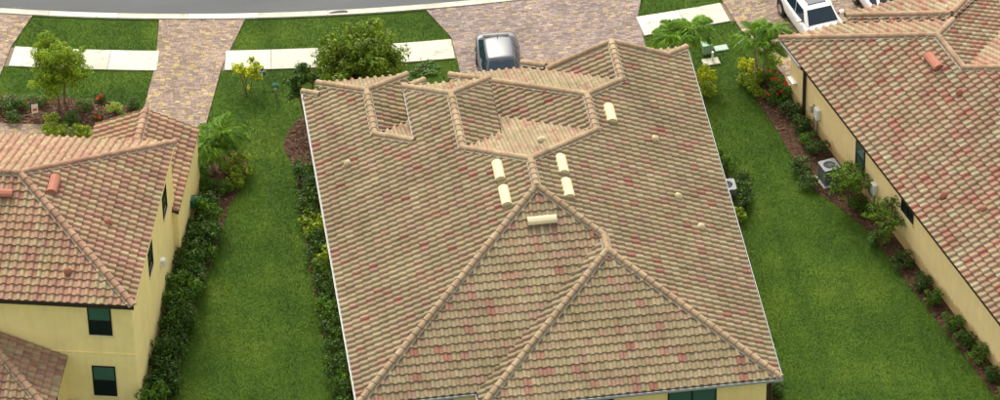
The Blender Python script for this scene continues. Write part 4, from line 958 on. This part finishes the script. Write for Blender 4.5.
# blue and white ball ornament, bird figure on stake
o = empty('garden_ornament', G(262.5, 83)); tag(o, 'blue and white pinwheel ornament on a stake beside the yellow shrub', 'ornament')
M['blue'] = simple('blue_paint', S(46, 70, 150), .5, .4, .1)
MB().tube([(0, 0, -.05), (0, 0, .62)], .014, 6).build('stake', M['grey_metal'], o); 
for k in range(6):
    a = k*math.pi/3; MB().add([(0, -.03, .62), (.2*math.cos(a), -.05, .62+.2*math.sin(a)), (.2*math.cos(a+.7), -.09, .62+.2*math.sin(a+.7)), (0.02*math.cos(a+.4), -.015, .62+.02*math.sin(a+.4))], [(0, 1, 2), (0, 2, 3), (3, 2, 1)]).build('vane', M['blue' if k % 2 else 'white_plastic'], o)
o = empty('garden_lantern', G(276, 95)); tag(o, 'small green topped garden lantern on the lawn near the yellow shrub', 'lantern')
MB().tube([(0, 0, -.03), (0, 0, .32)], .02, 8).build('post', M['grey_metal'], o); MB().tube([(0, 0, .3), (0, 0, .5)], [.07, .09], 8).build('lamp_glass', M['lamp_glass'], o); MB().tube([(0, 0, .5), (0, 0, .56), (0, 0, .64)], [.15, .12, .01], 10).build('cap', M['green_plastic'], o)

# ------------------------------------------------------------------ cars (front at -y)
def car(pos, rz, paintm, label, roofz=1.5, gl=None, L=4.7, sunroof=False, wscale=1.0, rnd=False):
    o = empty('parked_car', (pos[0], pos[1], .014), rz); tag(o, label, 'car', None)
    dz = roofz-1.5
    st = [(0, .55, .60, .34), (.06, .70, .66, .26), (.2, .82, .74, .22), (.5, .89, .82+dz*.5, .20), (1.0, .915, .90+dz*.6, .20), (1.35, .92, .95+dz*.6, .2), (2.4, .93, .98+dz*.6, .2), (3.5, .93, 1.0+dz*.6, .2), (4.2, .91, 1.0+dz*.6, .22), (4.5, .86, .97+dz*.6, .25), (4.64, .78, .9+dz*.6, .32), (4.7, .64, .78+dz*.5, .42)]
    st = [(y*L/4.7, a*wscale, b, c) for y, a, b, c in st]
    V = []; F = []; n = 11
    for y, wd, zt, zb in st:
        half = [(wd*.90, zb), (wd*.985, zb+(zt-zb)*.3), (wd, zb+(zt-zb)*.62), (wd*.965, zt-.035), (wd*.80, zt+.008)]
        ring = half+[(0, zt+.035)]+[(-a, b) for a, b in reversed(half)]
        V += [(x, y-L/2, z) for x, z in ring]
    for i in range(len(st)-1):
        for k in range(n-1): F.append((i*n+k, i*n+k+1, (i+1)*n+k+1, (i+1)*n+k))
        F.append((i*n+n-1, i*n, (i+1)*n, (i+1)*n+n-1))
    F += [tuple(range(n)), tuple((len(st)-1)*n+k for k in range(n-1, -1, -1))]
    b = link('body', mesh('body', V, F, smooth=True), paintm, o); ss = b.modifiers.new('s', 'SUBSURF'); ss.levels = 1; ss.render_levels = 2
    # cabin: base ring at belt line, roof ring; panes set just proud of the frame
    zb = .95+dz*.6; bs, be, rs, re_ = gl or (1.25, 4.45, 2.05, 3.85); wb_, wr_ = .84*wscale, (.56 if rnd else .63)*wscale; sc = L/4.7
    bs, be, rs, re_ = [v*sc-L/2 for v in (bs, be, rs, re_)]; zr = roofz
    bw = lambda y: wb_*(1-.10*abs((y-(bs+be)/2)/((be-bs)/2))**3)
    def sec(t):  # t 0..1 along cabin: base y, roof y
        return bs+(be-bs)*t, rs+(re_-rs)*t
    V = []; F = []; ns = 9; nr = 9
    for i in range(ns):
        yb, yt = sec(i/(ns-1)); k = 1-.07*abs(2*i/(ns-1)-1)**3
        cr = -.035*abs(2*i/(ns-1)-1)**2
        V += [(bw(yb), yb, zb), (wr_*k+.05, yt+(yb-yt)*.12, zr-.1+cr), (wr_*k, yt, zr-.045+cr), (wr_*.6*k, yt, zr-.01+cr), (0, yt, zr+cr), (-wr_*.6*k, yt, zr-.01+cr), (-wr_*k, yt, zr-.045+cr), (-wr_*k-.05, yt+(yb-yt)*.12, zr-.1+cr), (-bw(yb), yb, zb)]
    for i in range(ns-1):
        for k in range(nr-1): F.append((i*nr+k, (i+1)*nr+k, (i+1)*nr+k+1, i*nr+k+1))
    e = (ns-1)*nr; F += [tuple(range(nr)), tuple(e+k for k in range(nr-1, -1, -1))]
    cbn = link('cabin', mesh('cabin', V, F, smooth=True), paintm, o)
    if rnd: ss = cbn.modifiers.new('s', 'SUBSURF'); ss.levels = 2; ss.render_levels = 2
    def quad(name, pts, off, mat):
        pts = [Vector(p) for p in pts]; nn = (pts[1]-pts[0]).cross(pts[2]-pts[0]).normalized()
        if nn.dot(Vector(off)) < 0: nn = -nn
        n_ = len(pts); Vq = [tuple(p+nn*.012) for p in pts]+[tuple(p-nn*.03) for p in pts]
        return link(name, mesh(name, Vq, [tuple(range(n_)), tuple(range(2*n_-1, n_-1, -1))]+[(i, n_+i, n_+(i+1) % n_, (i+1) % n_) for i in range(n_)]), mat, o)
    lerp = lambda a, b_, t: tuple(a[i]+(b_[i]-a[i])*t for i in range(3))
    A, B = V[0], V[8]; C_, D = V[7], V[1]
    quad('windshield', [lerp(lerp(A, B, .05), lerp(D, C_, .06), .04), lerp(lerp(A, B, .95), lerp(D, C_, .94), .04), lerp(lerp(A, B, .95), lerp(D, C_, .94), 1.02), lerp(lerp(A, B, .05), lerp(D, C_, .06), 1.02)], (0, -1, .5), M['glass_car'])
    A, B, C_, D = V[e], V[e+8], V[e+7], V[e+1]
    quad('rear_window', [lerp(lerp(A, B, .1), lerp(D, C_, .08), .25), lerp(lerp(A, B, .9), lerp(D, C_, .92), .25), lerp(lerp(A, B, .9), lerp(D, C_, .92), .97), lerp(lerp(A, B, .1), lerp(D, C_, .08), .97)], (0, 1, .5), M['glass_car'])
    for sgn, i0, i1 in ((1, 0, 1), (-1, 8, 7)):
        for a, c in ((.07, .33), (.35, .62), (.64, .90)):
            lo = lambda t: lerp(V[int(t*8)*nr+i0], V[min(8, int(t*8)+1)*nr+i0], t*8-int(t*8)); hi = lambda t: lerp(V[int(t*8)*nr+i1], V[min(8, int(t*8)+1)*nr+i1], t*8-int(t*8))
            quad('side_window', [lerp(lo(a), hi(a), .08), lerp(lo(c), hi(c), .08), lerp(lo(c), hi(c), .97), lerp(lo(a), hi(a), .97)], (sgn, 0, .3), M['glass_car'])
    if sunroof:
        MB().box(-.42, .42, rs+.16, rs+.95, zr-.03, zr+.012).build('sunroof', M['glass_car'], o)
    for sgn in (-1, 1):
        mm = MB().box(sgn*1.0-.1, sgn*1.0+.1, bs+.32, bs+.45, zb+.05, zb+.2); bevel(mm.build('mirror', paintm, o), .04, 3); MB().box(min(sgn*.82, sgn*.95), max(sgn*.82, sgn*.95), bs+.36, bs+.42, zb+.04, zb+.09).build('mirror_arm', M['black'], o)
        MB().add([(sgn*(.5*wscale), -L/2+.07, .58), (sgn*.76*wscale, -L/2+.2, .6), (sgn*.78*wscale, -L/2+.3, .7), (sgn*.5*wscale, -L/2+.14, .67), (sgn*.5*wscale, -L/2+.3, .5), (sgn*.7*wscale, -L/2+.5, .5)], [(0, 1, 2, 3), (0, 4, 5, 1)]).build('headlight', M['lamp_glass'], o)
        MB().box(min(sgn*.5, sgn*.80), max(sgn*.5, sgn*.80), L/2-.12, L/2-.03, .62, .74).build('tail_light', M['tail_red'], o)
        for yy in (-L/2+.9, L/2-.95):
            x0 = sgn*.74*wscale; x1 = sgn*.945*wscale
            wv = MB().tube([(x0, yy, .33), (x0+(x1-x0)*.12, yy, .33), (x0+(x1-x0)*.88, yy, .33), (x1, yy, .33)], [.29, .335, .335, .29], 20).build('wheel', M['black'], o, True)
            MB().tube([(x1-sgn*.02, yy, .33), (x1+sgn*.008, yy, .33)], .22, 16).build('rim', M['chrome'], wv)
            MB().tube([(x1-sgn*.05, yy, .37), (x1-sgn*.012, yy, .37)], .40, 20).build('wheel_arch', M['black'], o)
    MB().add([(-.015, re_-.22, zr-.03), (.015, re_-.22, zr-.03), (.02, re_-.02, zr-.05), (-.02, re_-.02, zr-.05), (0, re_-.05, zr+.09)], [(0, 1, 4), (1, 2, 4), (2, 3, 4), (3, 0, 4)]).build('antenna_fin', M['black'], o)
    MB().box(-.26, .26, -L/2-.005, -L/2+.05, .42, .53).build('plate', M['white_plastic'], o)
    return o
q = G(498, 43, 1.45); car((8.72, 23.65), R(-2), M['paint_dark'], 'dark grey car parked on the paver driveway behind the main roof', 1.46, (1.1, 4.45, 2.0, 3.6), 4.6, rnd=True)
q = G(820, 15, 1.2); wy = R(12); d = Vector((-math.sin(wy), math.cos(wy), 0)); c = q+d*.75; car((c.x, c.y), wy, M['paint_white'], 'white car with a sunroof parked nearest the palm at the ochre house', 1.6, (1.2, 4.6, 1.8, 4.15), 4.7, True)
q = G(894, 2, 1.2); c = q+d*.75; car((c.x, c.y), wy, M['paint_white'], 'white car mostly hidden behind the front roof of the ochre house', 1.5, None, 4.6)
